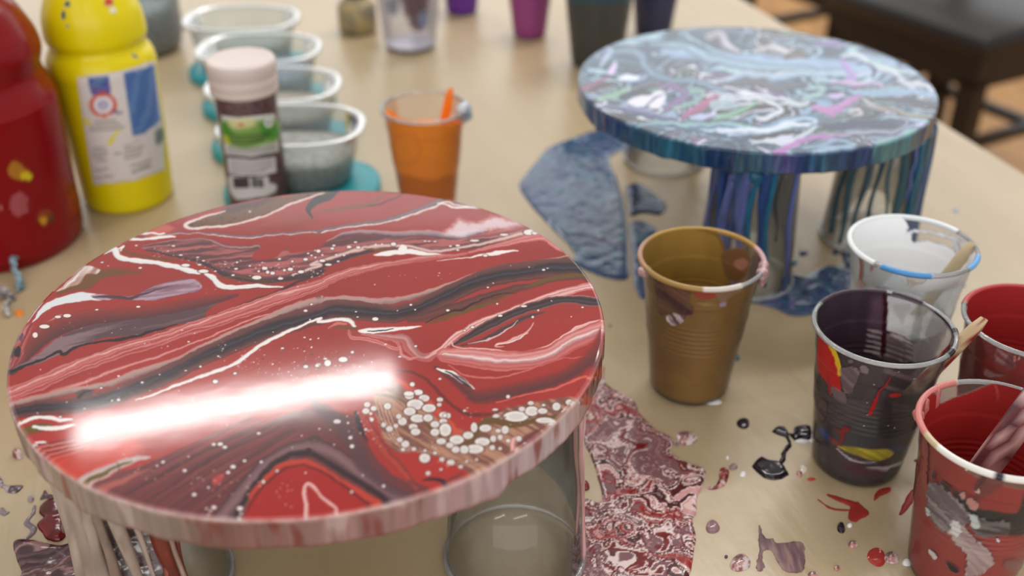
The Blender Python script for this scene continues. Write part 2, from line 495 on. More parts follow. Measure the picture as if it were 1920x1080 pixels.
def canvas(name, label, cx, cy, top, R, thick, pt, side_col, nx, ny, pale):
    root = thing(name, label, 'canvas', cx, cy, top - thick)
    x, y = disc_grid(nx, ny)
    x *= R - 0.0016; y *= R - 0.0016
    px, py = proj(cx + x, cy + y, top)
    C = pt.sample(px, py)
    z = np.full(len(x), thick)
    link('painted_face', mesh('painted_face', np.stack([x, y, z], -1), grid_quads(nx, ny), deep(C)), M_wet, root)
    # wrapped edge with thick runs of paint
    seg = 1400
    prof = [(R - 0.0018, thick + 0.00005), (R - 0.0009, thick - 0.0002), (R - 0.0002, thick - 0.0009), (R, thick - 0.002)]
    prof += [(R, thick - 0.002 - (thick - 0.0032) * k / 12) for k in range(1, 13)]
    prof += [(R - 0.001, 0.0002), (R - 0.004, 0.0)]
    prof = np.array(prof); th = np.arange(seg) * 2 * math.pi / seg
    TH, K = np.meshgrid(th, np.arange(len(prof)))
    r = prof[:, 0][K]; z = prof[:, 1][K]
    low = np.clip(1 - z / thick, 0, 1)
    run = fbm(TH * R * 90, z * 25 + TH * 6, 4, 3) - 0.5
    lumps = np.clip(fbm(TH * R * 60, TH * 0 + 1.7, 14, 2) - 0.55, 0, 1)
    r = r + (0.0022 * run) * (low > 0.05) * np.minimum(1, low * 4)
    z = z - 0.012 * lumps * low ** 3 * (K < len(prof) - 1)
    X, Y = r * np.cos(TH), r * np.sin(TH)
    V = np.stack([X, Y, z], -1).reshape(-1, 3)
    px, py = proj(cx + V[:, 0], cy + V[:, 1], top - thick + V[:, 2])
    C = side_col(TH.ravel(), low.ravel(), px, py, R)
    # the turn of the edge still carries the face's pattern
    face = pt.sample(*proj(cx + V[:, 0] * 0.985, cy + V[:, 1] * 0.985, np.full(len(V), top)))
    m = np.clip(1 - low.ravel() * 9, 0, 1)[:, None]
    C = C * (1 - m) + face[:, :3] * m
    # highlight along the near rim, painted in as a pale line
    k = np.exp(-((low.ravel() - 0.07) / 0.05) ** 2) * pale * np.clip(-V[:, 1] / R * 2, 0, 1) * (0.5 + fbm(TH.ravel() * R * 300, TH.ravel() * 0, 3, 2))
    C = C + (np.array((222, 194, 188.)) - C) * np.clip(k, 0, 1)[:, None]
    link('painted_edge', mesh('painted_edge', V, grid_quads(seg, len(prof), True), deep(C) * .4 + C * .6), M_wet, root, None)
    # bare canvas back with its bar
    link('canvas_back', lathe('canvas_back', [(0.0005, 0.001), (R - 0.02, 0.001), (R - 0.02, 0.0), (R - 0.004, 0.0)], 96), M_back, root)
    return root
M_back = bump(principled('raw_canvas', (214, 206, 190), 0.8), 900, 0.3, 0.0005)

# ---- red pour: pattern read off the canvas, detail frames of the photograph
RC = (-0.0918, 0.4201); RTOP = T - 0.2718; RR = 0.135; RTH = 0.0158
A_ = fr(0, 340, 2.7); B_ = fr(560, 340, 2.7); C_ = fr(0, 680, 2.7); D_ = fr(560, 680, 2.7)
red = (170, 62, 57); plum = (86, 56, 62); black = (52, 38, 46); brown = (118, 64, 64); pink = (208, 142, 140); white = (234, 230, 227)
mauve = (158, 130, 136); olive = (122, 92, 48); dred = (150, 44, 40)
P = Paint(-10, 335, 1150, 1000, 1.35, red, 1, 2.2, 16)
g = fbm(P.gx / 260, P.gy / 130, 2, 3)[..., None]
P.c[..., :3] += (np.array((186, 56, 48.)) - P.c[..., :3]) * np.clip((P.gy[..., None] - 560) / 300, 0, 1) * 0.8
P.c[..., :3] *= 0.95 + 0.1 * g
W = [(-1, (196, 120, 118)), (-0.5, white), (0.4, white), (1, (196, 120, 118))]
dk = [(-1, (140, 70, 68)), (-0.6, plum), (0, black), (0.5, plum), (1, (140, 70, 68))]
# top edge
P.poly(A_(950,215,1060,180,1140,150,1300,110,1480,72,1600,44,1700,40,1640,66,1560,82,1480,105,1330,175,1200,205,1060,228,970,235), (124,84,54), 2.5, 1, specks=(3.2,.86,(70,50,40)))
P.poly(A_(1120,150,1180,120,1300,96,1420,78,1350,108,1250,140,1180,160), (92,58,60), 4, .9)
P.ribbon(A_(1140,150,1040,178,950,210,938,228,1000,238,1150,222,1300,190,1400,150,1480,112,1560,85,1640,58), [1,2,2.6,3,2.4,2,1.6,1.6,2,1.5,1], [(-1,white),(1,(216,190,186))])
P.ribbon(B_(215,32,150,75,85,100,50,140,70,186), [3,7.5,7.5,5,1.5], (56,38,44))
P.ribbon(B_(100,155,190,142,260,130,350,120,440,62), [1,3,3.5,3,1], (134,88,54), 2, .9)
P.ribbon(B_(350,125,430,110,500,80,560,50), [1,1.4,1.2,.6], (66,42,46))
P.poly(A_(1180,260,1350,215,1500,180,1600,200,1500,250,1350,262), (150,74,56), 14, .5)
# long thin line under the top
P.ribbon(A_(600,300,690,290,860,265,1000,262,1150,275,1250,280,1400,268,1620,250)+B_(100,255,220,230,380,210,500,185,600,150,680,120,740,92,800,108,920,128,1020,140), [1.5,2,2,1.6,3,3,2.4,2.4,3.5,4,4,5,5.5,6,6,5,4,2], [(-1,(120,78,82)),(-.4,(150,122,130)),(.3,(120,80,84)),(.5,white),(1,(214,178,174))], 1)
P.ribbon(B_(700,112,740,118,790,132,860,130,930,133), [1,1.5,2,1.6,1], white)
P.poly(A_(730,270,820,215,880,240,840,262,780,280), (206,120,104), 5, .8)
P.ribbon(A_(560,345,640,300,740,290,850,280,885,282), [1,2.5,2,2.5,1.5], white)
P.ribbon(A_(690,272,760,262,800,268,830,262), 1.5, white)
P.ribbon(A_(610,340,640,320,620,345,680,370,800,392,900,400), [1,2,2,3,3,1], (128,88,50), 1.5, .8)
P.ribbon(A_(600,345,625,325,610,352), 1.6, white)
# dotted pink and plum band
P.poly(A_(720,325,850,305,1020,290,1120,318,1240,330,1320,330,1290,362,1275,392,1330,402,1400,382,1450,335,1482,362,1620,340)+B_(110,325,190,290,280,270,480,280,620,285,750,290,850,280,1000,250,1150,222,1200,262,1000,312,880,342,700,358,560,350,430,345,330,350,200,385,80,432)+A_(1620,450,1500,485,1350,500,1220,495,1130,458,1060,425,950,392,830,372,740,348), (186,112,110), 1.5, 1, stripe=(-.1,1.1,5,(116,72,78)))
P.ribbon(A_(720,325,850,303,1000,290,1060,298,1150,330,1240,336,1300,328,1322,338), [1,1.5,2,2.5,4,4,3,1], [(-1,(110,66,68)),(0,(200,150,150)),(1,(90,60,66))])
P.ribbon(A_(740,345,850,372,980,395,1060,425,1130,462,1230,488,1350,498,1500,482,1620,450)+B_(80,440,180,400,300,365,380,352), [2,3,4,5,7,8,7,8,9,9,7,6,3], [(-1,(150,92,94)),(-.2,(92,62,70)),(.5,(80,54,62)),(1,(140,84,80))], 1.5)
P.ribbon(A_(1480,475,1620,425)+B_(60,425,140,392,250,360,340,335,450,325,560,330,640,345,720,352,850,330,1000,300,1100,270,1180,255), [2,4,4,4,4,6,5,3,4,4,4,3,4,5,4], [(-1,(110,76,80)),(-.5,(196,160,156)),(0,(226,202,196)),(.6,(206,168,162)),(1,(120,74,74))], 1)
P.ribbon(B_(140,305,230,268,330,255,480,268,650,262,760,278,850,268,950,250), [1,3,4,5,6,7,7,3], [(-1,(196,150,150)),(0,(168,142,152)),(.7,(120,92,104)),(1,(92,56,60))], 1.5)
P.poly(B_(740,262,780,228,810,192,850,208,920,203,980,178,1040,188,1145,212,1050,236,940,252,820,284), (222,208,212), 7, .92, rough=3)
P.ribbon(B_(880,285,1000,272,1080,255,1150,238), [3,5,4,2], [(-1,(190,110,108)),(0,(150,72,72)),(1,(205,150,148))], 1)
P.ribbon(B_(330,340,420,350,520,350), [1,3,1], olive, 1.5, .8)
P.poly(B_(380,372,450,352,560,345,650,358,740,372,640,378,540,368,450,378), white, 1.2)
P.poly(B_(500,345,525,322,550,338,540,350), white, 1)
# pink lines on the right under the band
P.ribbon(B_(860,360,1000,325,1150,290,1240,280,1300,325,1370,362,1400,372), [2,4,7,8,6,4,2], [(-1,(190,110,108)),(-.4,(216,150,148)),(0,(196,108,104)),(.5,(224,160,158)),(1,(180,86,84))], 1)
P.ribbon(B_(700,405,800,390,870,385,940,372,1000,362,1110,352), [.5,1,1,2.6,4,1], white)
# white ribbon top left
P.ribbon(A_(525,362,575,342,600,382,680,402,780,412,880,430,950,447,1010,462), [2,7,5.5,5,4.5,4.5,5.5,3.5], [(-1,(200,170,166)),(-.7,white),(.7,(226,224,224)),(1,(170,140,140))], 1)
P.ribbon(A_(1040,470,1080,490,1110,525,1180,535,1300,530,1440,538), [3,6.5,6,4.5,4,1], [(-1,(200,170,166)),(-.7,white),(.7,(226,224,224)),(1,(150,110,110))], 1)
P.ribbon(A_(1100,488,1200,482,1300,500,1400,505), [1,2,2,.5], olive, 1.5, .8)
P.ribbon(A_(300,560,360,530,430,515,520,470,620,460,720,468), [4,9,12,8,5,1], olive, 5, .85)
P.poly(A_(285,556,330,518,400,450,440,428,505,448,488,470,440,470,400,520,340,540), (230,228,226), 1.5, 1, stripe=(-.8,.7,6,(170,120,105)))
P.poly(A_(215,632,290,590,400,563,480,570,560,600,450,605,330,620,240,652,190,692,160,714), (220,222,224), 1.3)
P.poly(A_(460,585,500,571,600,582,690,577,740,545,850,510,980,496,1020,547,900,575,780,602,700,602,600,592,520,602), (186,160,174), 1.3, 1, stripe=(-.15,.8,5,(140,104,118)))
P.ribbon(A_(470,588,560,585,660,592,720,570,780,555,850,530), [1,3,3,2,1,.5], (98,68,78), 1.5)
P.ribbon(A_(160,790,210,745,280,690,340,680,450,660,560,645,620,638), [4,4,3,4,2,1.5,.5], [(-1,(210,150,146)),(0,white),(1,(206,150,146))], 1)
# left grey leaf
P.ribbon(A_(60,950,140,850,230,770,340,715,500,682,750,660,950,622,1090,595,1200,572), [10,16,18,17,15,13,12,9,3], [(-1,(166,60,56)),(-.3,(146,66,62)),(.6,(112,62,64)),(1,(92,60,66))], 3, .95)
P.poly(A_(60,948,150,905,220,850,300,790,400,745,560,715,750,690,900,662,1040,632,1110,612,1055,650,1045,685,1130,702,1000,715,880,725,760,758,640,785,500,798,400,835,300,880,200,920,120,945), (150,124,128), 1.8, 1, stripe=(-.25,1.0,9,(108,80,86)))
P.ribbon(A_(50,962,130,935,220,900,300,862,320,878,380,842,420,826,520,810,640,795,760,762,900,722), [3,2.4,2,3,3,2,1.6,2,2.6,2.4,.6], (56,36,44), 1)
P.ribbon(A_(1150,662,1200,645,1300,602,1400,568,1500,512,1620,470), [2,6,5,4,2.6,1], [(-1,(130,62,62)),(0,(76,46,54)),(1,(120,60,62))], 1.5)
P.ribbon(A_(1620,470)+B_(60,480,140,450), [1,1.6,.6], (70,42,50))
P.poly(A_(45,935,70,850,100,770,165,715,150,770,120,850,130,890,90,930), (206,140,134), 3, .9, stripe=(-1.1,1,5,(150,60,60)))
P.poly(A_(70,880,85,840,105,850,95,890), (56,40,48), 1)
P.poly(A_(95,800,108,765,120,780,108,812), (120,90,100), 1)
# long pink streaks
pk = [(-1,(160,60,58)),(-.8,pink),(-.65,(188,98,94)),(-.4,(226,188,184)),(-.25,(196,110,106)),(0,(206,132,128)),(.15,(178,76,74)),(.4,(214,150,148)),(.55,(172,66,64)),(.8,(206,132,130)),(1,(160,56,54))]
P.ribbon(A_(30,1090,200,1025,400,935,600,862,800,802,1000,735,1200,668,1400,598,1620,525)+B_(150,500,300,450,450,420,650,390,850,368), [13,15,14,13,12,13,13,13,12,9,8,6,5,2], pk, 1.5, 1, stripe=.25)
P.ribbon(A_(60,1130,250,1075,420,1020,600,950,760,900,900,850,1100,770,1300,690,1500,640), [7,5,4,3,3,2,2,2,1], [(-1,(190,100,98)),(0,(222,170,166)),(1,(180,84,82))], 1)
# the broad dark band and the pale band above it
P.ribbon(C_(40,212,180,185,330,150,450,130,560,105,700,50)+A_(900,905,1100,805,1300,722,1450,652,1620,600)+B_(100,605,250,600,400,608,500,602,620,572,750,528,900,470,1050,438,1250,400,1390,378), [4,6,8,6,6,7,7,7,7,7,8,8,8,7,6,5,5,4,3,3,2], [(-1,(200,130,126)),(-.5,(190,160,154)),(.2,(176,146,140)),(1,(136,84,82))], 1.2, 1, stripe=.3)
P.ribbon(C_(40,250,200,232,400,212,560,175,700,120,850,60)+A_(1000,900,1200,812,1400,735,1620,672)+B_(180,650,350,660,470,672,600,645,700,600,850,530,1000,478,1200,448,1380,440,1500,455), [12,14,15,16,17,17,17,18,19,19,19,18,16,16,17,17,18,18,20,22], [(-1,(132,78,76)),(-.55,(112,70,70)),(-.25,(58,44,52)),(-.05,(84,76,88)),(.12,(52,40,48)),(.45,(92,58,60)),(.75,(126,74,70)),(1,(112,58,56))], 1.2, 1, stripe=.16)
P.poly(C_(380,160,410,140,450,135,470,155,430,185,390,180), (112,82,84), 1.2)
P.ribbon(C_(395,180,430,150,470,140), [3,2,1], (60,42,50), 1)
P.ribbon(B_(560,700,640,690,760,650,850,625,950,590,1100,545,1180,530,1300,495,1460,478), [6,9,10,10,9,7,5,5,6], [(-1,(98,60,60)),(-.2,(128,74,66)),(.3,(112,66,58)),(1,(150,62,56))], 2, .95)
P.ribbon(B_(640,722,720,700,800,668,880,645,980,612,1080,570), [1,3,5,4,3,1], olive, 2, .9)
P.ribbon(B_(1150,535,1200,520,1300,488,1400,476,1465,474), [2,3.5,4,4,3], olive, 1.5)
P.ribbon(B_(640,715,760,662,830,648,900,610,1000,572,1100,565), [.6,1.2,2.4,1.4,1.2,.6], (66,38,42))
P.ribbon(A_(690,1110,850,1050,1000,992,1150,942,1250,882,1350,812,1500,742,1620,695)+B_(100,712,190,698,255,705,285,735), [1.5,3,3.5,3.5,4,4,3,2.5,3,3.6,4.5,3], [(-1,(190,160,160)),(-.4,white),(.6,white),(1,(170,110,108))], 1)
P.poly(B_(300,752,380,740,500,735,625,733,520,755,420,765,345,776), white, 1.2)
P.ribbon(B_(350,760,420,752,480,745), [.8,1.2,.6], (60,44,52))
P.ribbon(B_(180,742,230,740,290,745), [1,3,2], olive, 1)
P.ribbon(B_(150,742,190,720,240,722), [1,3,2], (206,130,120), 1.5)
pk2 = [(-1,(190,90,86)),(-.5,(218,150,146)),(0,(176,70,66)),(.5,(222,164,160)),(1,(180,76,72))]
P.ribbon(B_(255,755,270,790,330,800,420,820,495,850,510,830,470,800,380,785,320,775), [2,4,4,4,3.5,3,3,3,2], pk2, 1)
P.ribbon(B_(340,775,450,788,540,800,560,840,610,885,655,890,720,855,790,800), [2,5,9,11,8,8,6,5], [(-1,(196,110,108)),(-.5,(170,120,120)),(0,(214,160,156)),(.5,(176,100,98)),(1,(200,110,104))], 1.2, 1, stripe=.4)
P.ribbon(B_(515,840,525,880,560,895,610,885), [2,3,3,1], pink, 1)
# right hand leaf
P.ribbon(B_(640,892,720,850,800,780,920,715,1050,665,1200,605,1350,560,1500,525), [2,5,6,6,6,6,7,8], [(-1,(196,110,106)),(-.4,(232,214,210)),(0,(206,130,128)),(.4,(228,200,196)),(1,(190,84,82))], 1, 1, stripe=.3)
P.ribbon(B_(770,835,830,800,950,735,1080,672,1200,628,1350,598,1535,612), [1,6,9,9,9,8,9], [(-1,(214,160,156)),(-.75,(120,80,80)),(-.3,(58,44,50)),(.2,(96,78,82)),(.6,(70,50,56)),(1,(160,120,118))], 1)
P.ribbon(B_(820,832,940,800,1050,745,1150,690,1250,660), [1,3,5,4,1], [(-1,(120,80,82)),(0,(88,60,66)),(1,(150,80,78))], 1)
P.ribbon(B_(860,820,960,800,1060,750,1110,705), [.6,1.3,1.3,.6], (214,190,188))
P.ribbon(B_(760,830,775,815,800,840,950,850,1080,865,1180,860,1280,825,1360,778,1420,735,1540,700), [1,1.6,1.4,1.6,1.8,2,2.5,4,3,2], [(-1,(230,200,196)),(1,(220,170,166))], 1)
P.ribbon(B_(735,880,850,892,1000,908,1150,905,1280,872,1400,805,1540,745), [13,17,19,17,16,17,17], [(-1,(190,90,86)),(-.6,(220,166,164)),(-.35,(206,136,134)),(-.1,(234,216,212)),(.1,(200,160,162)),(.35,(190,112,112)),(.6,(206,128,124)),(.8,(190,92,88)),(1,(206,130,126))], 1.2, 1, stripe=.2)
P.ribbon(B_(760,930,850,985,1000,995,1150,960,1280,905,1450,885,1535,845), [1,1.6,1.6,1.4,1,1,1], (206,120,114), 1)
P.ribbon(B_(1190,715,1150,768,1080,802,1005,828,1000,840,1040,836), [.8,2,2.5,2,1.5,.6], (222,176,172), 1)
P.ribbon(B_(1000,830,1100,805,1160,770), [.6,1,.6], white)
# browns on the right below
P.ribbon(B_(690,940,760,985,860,1060)+D_(900,175,1050,150,1180,120,1320,80,1440,10,1520,-60,1560,-150), [4,8,12,14,15,15,14,14,18,16], [(-1,(160,58,54)),(-.2,(122,62,62)),(.4,(104,60,62)),(1,(150,56,52))], 6, .9)
P.ribbon(D_(500,40,580,50,650,90,720,160,790,225,860,262,960,262,1040,240,1130,215), [3,4,5,6,6,7,6,4,2], [(-1,(186,58,48)),(0,(106,46,46)),(1,(186,58,48))], 3, .9)
P.ribbon(D_(700,32,760,48,830,90,890,130), [1.5,4,5,1], white, 1)
P.ribbon(D_(745,40,790,68,850,110,880,128), [1,2,2,.6], (58,40,46), 1)
P.ribbon(D_(780,60,830,80,880,128), [.8,1.5,.6], (120,100,108), 1)
P.ribbon(D_(1000,200,1150,160,1300,130,1400,85,1460,70,1475,110), [1,1.6,2,2.4,2,1], [(-1,(206,90,76)),(1,(220,130,120))], 1)
P.poly(D_(1420,135,1470,75,1500,60,1530,-60,1560,-60,1530,100,1480,180,1430,160), (120,96,100), 4, .8, stripe=(1.3,1,4,(60,44,50)))
# lower left
P.ribbon(C_(90,325,140,288,220,276,300,288,360,285), [1.5,3,3,4,2], white, 1)
P.poly(C_(100,360,150,318,240,308,270,330,200,350), (122,96,44), 3)
P.ribbon(C_(170,326,240,332,310,328,375,315), [2.5,4,4,2], white, 1)
P.ribbon(C_(160,410,220,405,240,412), 2, white, 1)
for k in range(9):
    P.ribbon(C_(150+k*8,425+k*11,300+k*12,400+k*8,470+k*20,360+k*6), [1,2.2,.6], (224,150,138) if k % 2 else (120,50,50), 1.5, .8)
P.poly(C_(240,500,420,440,620,385,720,420,640,490,470,560,380,600,300,560), (214,78,60), 12, .9)
for k in range(14):
    P.ribbon(C_(300+k*9,540+k*4,360+k*10,480+k*3,450+k*14,430+k*2), [.5,1.2,.4], (180,56,46), 1, .5)
P.ribbon(C_(395,628,430,600,520,560,600,520,680,490,760,480), [9,12,11,9,6,2], [(-1,(186,150,146)),(-.5,(206,186,182)),(0,(196,176,172)),(.6,(214,190,186)),(1,(180,130,128))], 1.5)
P.ribbon(C_(410,640,440,600,510,570,600,525,670,500), [3,4,4.5,3,1], (118,98,44), 1)
P.ribbon(C_(590,505,605,535,580,580,520,620), [1,1,1,2], (96,70,60), 1)
P.ribbon(C_(490,650,540,610,590,570), [3,4,2], (226,190,190), 1)
# the big plum wing
P.poly(C_(440,650,600,560,720,520,900,455,1100,400,1300,330,1450,262,1640,215)+D_(100,235,250,262,300,290,335,380,385,470,470,560,570,610,680,650,560,700,400,745,200,790,0,820)+C_(1400,830,1080,815,850,785,620,725), (124,66,68), 3, 1)
rs = np.random.RandomState(3)
for k in range(46):
    t = k / 45
    a = np.array((470 + 640 * t, 660 + 130 * t)); b = np.array((900 + 560 * t ** 1.2, 470 - 20 * t)); c = np.array((1250 + 420 * t, 330 - 60 * (1 - t) + 70 * t))
    j = rs.rand(3, 2) * 26 - 13
    P.ribbon(C_(*(a + j[0]), *(((a + c) / 2 + b) / 2 + j[1] + (0, 30 * t)), *(c + j[2])), [1, 2.5 + 4 * rs.rand(), 1], [(158,92,90), (92,54,60), (168,84,76), (80,48,56), (138,84,86)][k % 5], 3, .45)
P.ribbon(C_(420,700,520,640,640,590,760,540), [4,8,6,1], (206,120,112), 7, .7)
P.ribbon(C_(1120,790,1240,650,1340,540,1440,470,1580,425)+D_(80,425,180,470,290,550,400,630,520,690,570,690), [16,18,18,18,17,17,17,16,16,14,12], [(-1,(88,56,64)),(-.5,(142,108,112)),(0,(150,116,118)),(.6,(110,78,84)),(1,(66,46,54))], 4, .95)
P.ribbon(D_(70,200,150,260,230,330,280,420,330,520,420,610,540,680), [6,14,18,15,13,10,6], (104,72,78), 9, .8)
P.ribbon(D_(290,255,310,330,345,400), [4,5,1], (58,38,48), 2)
P.ribbon(D_(340,290,390,380,440,460,520,540,600,640), [5,8,9,8,5], [(-1,(120,60,58)),(0,(196,84,64)),(1,(150,60,54))], 5, .8)
P.ribbon(C_(1180,800,1262,660,1350,545,1450,472,1560,452)+D_(60,452,170,520,300,600,400,660,470,725), [6,6,6,6,6,6,6,6,6,6], [(-1,(96,66,72)),(0,(56,38,46)),(1,(90,46,46))], 1.5)
P.poly(C_(1228,830,1258,680,1340,575,1440,500,1560,482)+D_(30,482,100,515,250,605,350,665,440,730,200,800,0,830), (196,74,56), 2)
P.poly(C_(1228,830,1275,690,1350,600,1440,530,1540,512)+D_(20,512,90,535,150,562,250,632,330,692,400,745,200,800,0,830), (120,34,36), 2)
P.poly(C_(1245,830,1290,690,1360,608,1445,540,1540,522)+D_(20,522,85,545,145,572,240,640,320,700,380,745,200,800,0,830), (176,46,42), 3)
P.ribbon(C_(1215,795,1240,735,1262,690), [8,5,2], [(-1,(70,46,56)),(0,(130,90,92)),(1,(170,50,46))], 1.5)
P.ribbon(D_(35,800,38,720,28,660,42,618,70,625,95,660,130,695,185,735,192,785), [4.5,4,4,3.5,3.5,3,3,3,3.5], [(-1,(206,130,124)),(-.3,(238,216,212)),(.4,(206,150,146)),(1,(210,130,122))], 1)
P.poly(C_(1075,590,1110,565,1140,560,1120,600,1085,622), (186,84,80), 2)
# cell lace lower right
P.poly(D_(380,170,480,120,520,100,600,190,700,240,780,320,880,345,940,290,1000,260,1060,225,1200,200,1390,170,1400,190,1300,300,1180,390,1060,460,960,525,885,562,800,522,700,472,600,452,500,452,440,402,400,300), (188,146,122), 3, 1, stripe=(.55,1.2,5,(140,92,80)))
P.ribbon(D_(900,345,870,375,800,360,770,320,700,250,640,190,560,130,500,90), [2,8,9,8,8,8,8,4], [(-1,(196,64,50)),(0,(216,92,66)),(1,(200,90,70))], 3, .9)
for k in range(9):
    o = k * 12
    P.ribbon(D_(380+o*.8,190+o*.3,430+o*.9,330+o*.4,520+o,430+o*.2,700+o,455+o*.4,880+o*.5,540-o*.3), [.6,1.2,1.4,1.2,.6], (222,190,168) if k % 2 else (134,84,70), 1, .8)
P.ribbon(D_(395,162,470,172,560,215,630,290,700,360,790,425,850,415,890,372,915,318,980,292,1080,312,1200,290,1310,272), [2,3,1.5,1.5,2,5,7,7,6,7,7,5,3], olive, 1)
P.ribbon(D_(1080,450,1085,400,1110,380,1140,400), [3,3,3,2], (226,180,176), 1)
P.poly(D_(1110,400,1180,350,1250,330,1200,400,1130,440), (128,66,68), 3, .9)
P.ribbon(D_(630,595,690,588,740,605,760,640), [1.5,3,4,3], (60,40,50), 1)
P.ribbon(D_(560,600,640,640,700,650,760,600,830,560), [3,5,4,4,2], (130,66,66), 3, .8)
cells = [(560,165,24,20),(605,152,23,16),(635,180,27,17),(590,212,42,26),(562,247,30,20),(660,230,34,20),(735,265,24,15),(757,268,13,13),(732,297,20,13),(602,282,36,20),(525,297,22,20),(507,272,14,13),(580,325,22,15),(592,350,24,17),(742,340,30,32),(540,412,20,17),(512,390,15,12),(638,483,27,23),(655,560,12,10),(655,280,24,18),(690,312,22,16),(690,352,22,18),(722,398,24,15),(800,390,36,22),(858,368,26,18),(888,328,16,24),(930,400,38,20),(892,437,44,22),(838,440,22,20),(795,440,20,16),(765,418,18,14),(1045,340,18,20),(985,385,15,16),(1020,378,12,13),(945,332,30,18),(1100,272,62,26),(1180,245,34,24),(1235,245,24,14),(1305,222,20,20),(1370,200,18,14),(1130,235,16,12),(1175,205,15,10),(1245,292,44,14),(460,335,17,14),(430,315,12,12),(380,232,15,12),(347,212,16,13),(340,245,18,14),(450,220,18,16),(715,187,16,10),(712,213,12,9),(575,110,14,12),(725,490,13,10),(770,505,20,13),(820,527,12,8),(583,437,12,9),(528,440,11,8),(1060,172,9,9),(840,243,7,6),(995,238,14,6),(370,288,10,10),(365,258,8,7),(492,320,12,11),(1000,270,16,9),(740,268,10,10),(1010,345,14,10),(1115,385,14,14),(980,430,14,12),(1020,435,9,7),(1060,395,11,9),(690,458,10,7),(640,445,8,7),(850,500,9,5),(900,490,8,5),(195,298,18,10),(262,380,10,8),(270,423,11,9),(430,625,8,7),(268,654,7,6),(250,305,6,5),(325,570,5,4),(720,540,8,5),(340,338,8,6),(1240,215,9,6),(310,20,5,4)]
for x, y, rx, ry in cells:
    q = D_(x, y)[0]
    P.dot(q[0], q[1], rx / 2.7, ry / 2.7, (228, 222, 218), ring=(120, 84, 76))
    if rx > 11: P.dot(q[0] + 0.3, q[1] + 0.3, rx / 2.7 * .62, ry / 2.7 * .62, (214, 206, 204), soft=2)
dots = []
for f_, L_ in ((A_, [517,410,7,4,548,428,4,2,710,438,9,5,690,325,6,4,878,327,9,4,915,373,9,4,850,353,7,3,1000,385,7,4,1030,402,7,4,1010,422,10,5,940,425,22,8,1030,455,26,9,1090,455,6,4,1195,443,9,5,1180,475,8,5,1200,410,7,4,1340,440,14,8,1380,465,12,8,1470,445,14,8,1300,487,24,10,1310,455,7,5,1420,492,14,6,1520,460,16,6,1415,393,8,5,1480,405,7,5,1545,395,9,5,1440,450,8,6,1355,460,9,8,1140,420,5,3,1265,428,6,4,1560,365,6,4,1600,350,10,4,700,635,11,5,490,650,9,4,178,778,13,14,340,680,20,9,293,686,16,7,225,735,26,10,1550,657,9,5,1575,625,7,4,1015,938,6,5,718,1018,7,5,512,1045,8,7,1105,885,6,4,940,958,6,3,1190,972,9,6,1092,1013,14,10,1548,938,14,9,1610,930,12,9,600,985,6,4,205,953,4,3,955,812,7,4,1140,828,4,3,1430,845,9,5,1490,915,4,3,1380,925,6,4,1265,153,6,4,865,1045,4,3,1570,700,5,4]),
               (B_, [100,353,11,8,170,340,10,6,255,332,12,7,302,335,11,7,288,308,9,4,178,325,8,5,480,318,14,9,120,402,15,7,150,422,17,6,35,395,12,7,12,458,16,8,65,375,7,4,85,385,7,4,120,373,6,4,190,372,6,4,230,375,6,4,200,405,7,4,422,318,5,4,390,320,5,4,890,300,24,5,805,325,12,5,690,305,9,3,640,303,9,3,1040,270,22,5,660,303,6,3,768,328,8,4,805,348,8,4,945,376,12,6,1165,258,26,14,1195,262,14,8,1240,448,8,5,1260,440,5,3,958,537,6,4,985,515,4,3,590,650,5,4,568,625,7,5,500,655,4,3,388,697,16,9,35,655,10,6,65,622,8,4,755,653,9,6,290,660,6,3,298,687,6,3,1005,620,5,5,1185,687,7,6,1213,653,5,5,1437,638,7,4,1020,680,12,6,880,738,10,6,840,755,7,5,592,835,7,6,512,888,8,5,35,938,15,10,98,928,13,8,147,920,17,16,225,902,23,13,272,865,9,7,135,898,10,5,60,800,6,4,100,795,5,4,65,840,5,5,30,790,6,4,575,1028,13,11,605,1068,24,14,558,1075,26,12,715,1000,7,6,440,825,6,4,1380,685,4,3,1140,632,16,5,1280,605,4,3,370,915,5,4,330,880,4,3]),
               (C_, [935,546,10,7,1180,527,13,9,1155,556,10,7,1238,497,9,6,983,668,11,8,1083,733,12,9,1215,738,15,10,1220,765,8,5,1065,750,7,5,1045,738,6,5,1323,503,8,6,825,503,9,6,1310,358,10,6,1138,428,12,7,1115,412,14,8,1082,414,10,7,795,522,6,4,685,553,4,3,955,475,5,3,1333,603,8,9,1403,548,7,6,1547,558,4,4,740,588,3,3,900,752,5,4,940,765,5,3,1265,573,4,3,1480,430,3,3,720,100,7,5,600,188,8,6,567,192,5,5,428,232,5,3,512,128,7,5,338,200,4,3,305,275,8,5,190,255,4,3,1015,20,6,5,808,60,5,3,1090,95,13,9,1190,54,9,6,1548,20,12,8,1605,15,10,8,600,68,6,4,1055,632,6,5,1110,675,4,3,785,590,3,3]), (D_, [35,558,5,4,15,370,4,3,105,335,5,4,160,340,4,3,180,415,4,4])):
    for i in range(0, len(L_), 4):
        q = f_(L_[i], L_[i + 1])[0]
        P.dot(q[0], q[1], max(L_[i + 2] / 2.7, .9), max(L_[i + 3] / 2.7, .8), (232, 224, 220), ring=(110, 70, 72) if L_[i + 2] > 6 else None)
rs = np.random.RandomState(11)
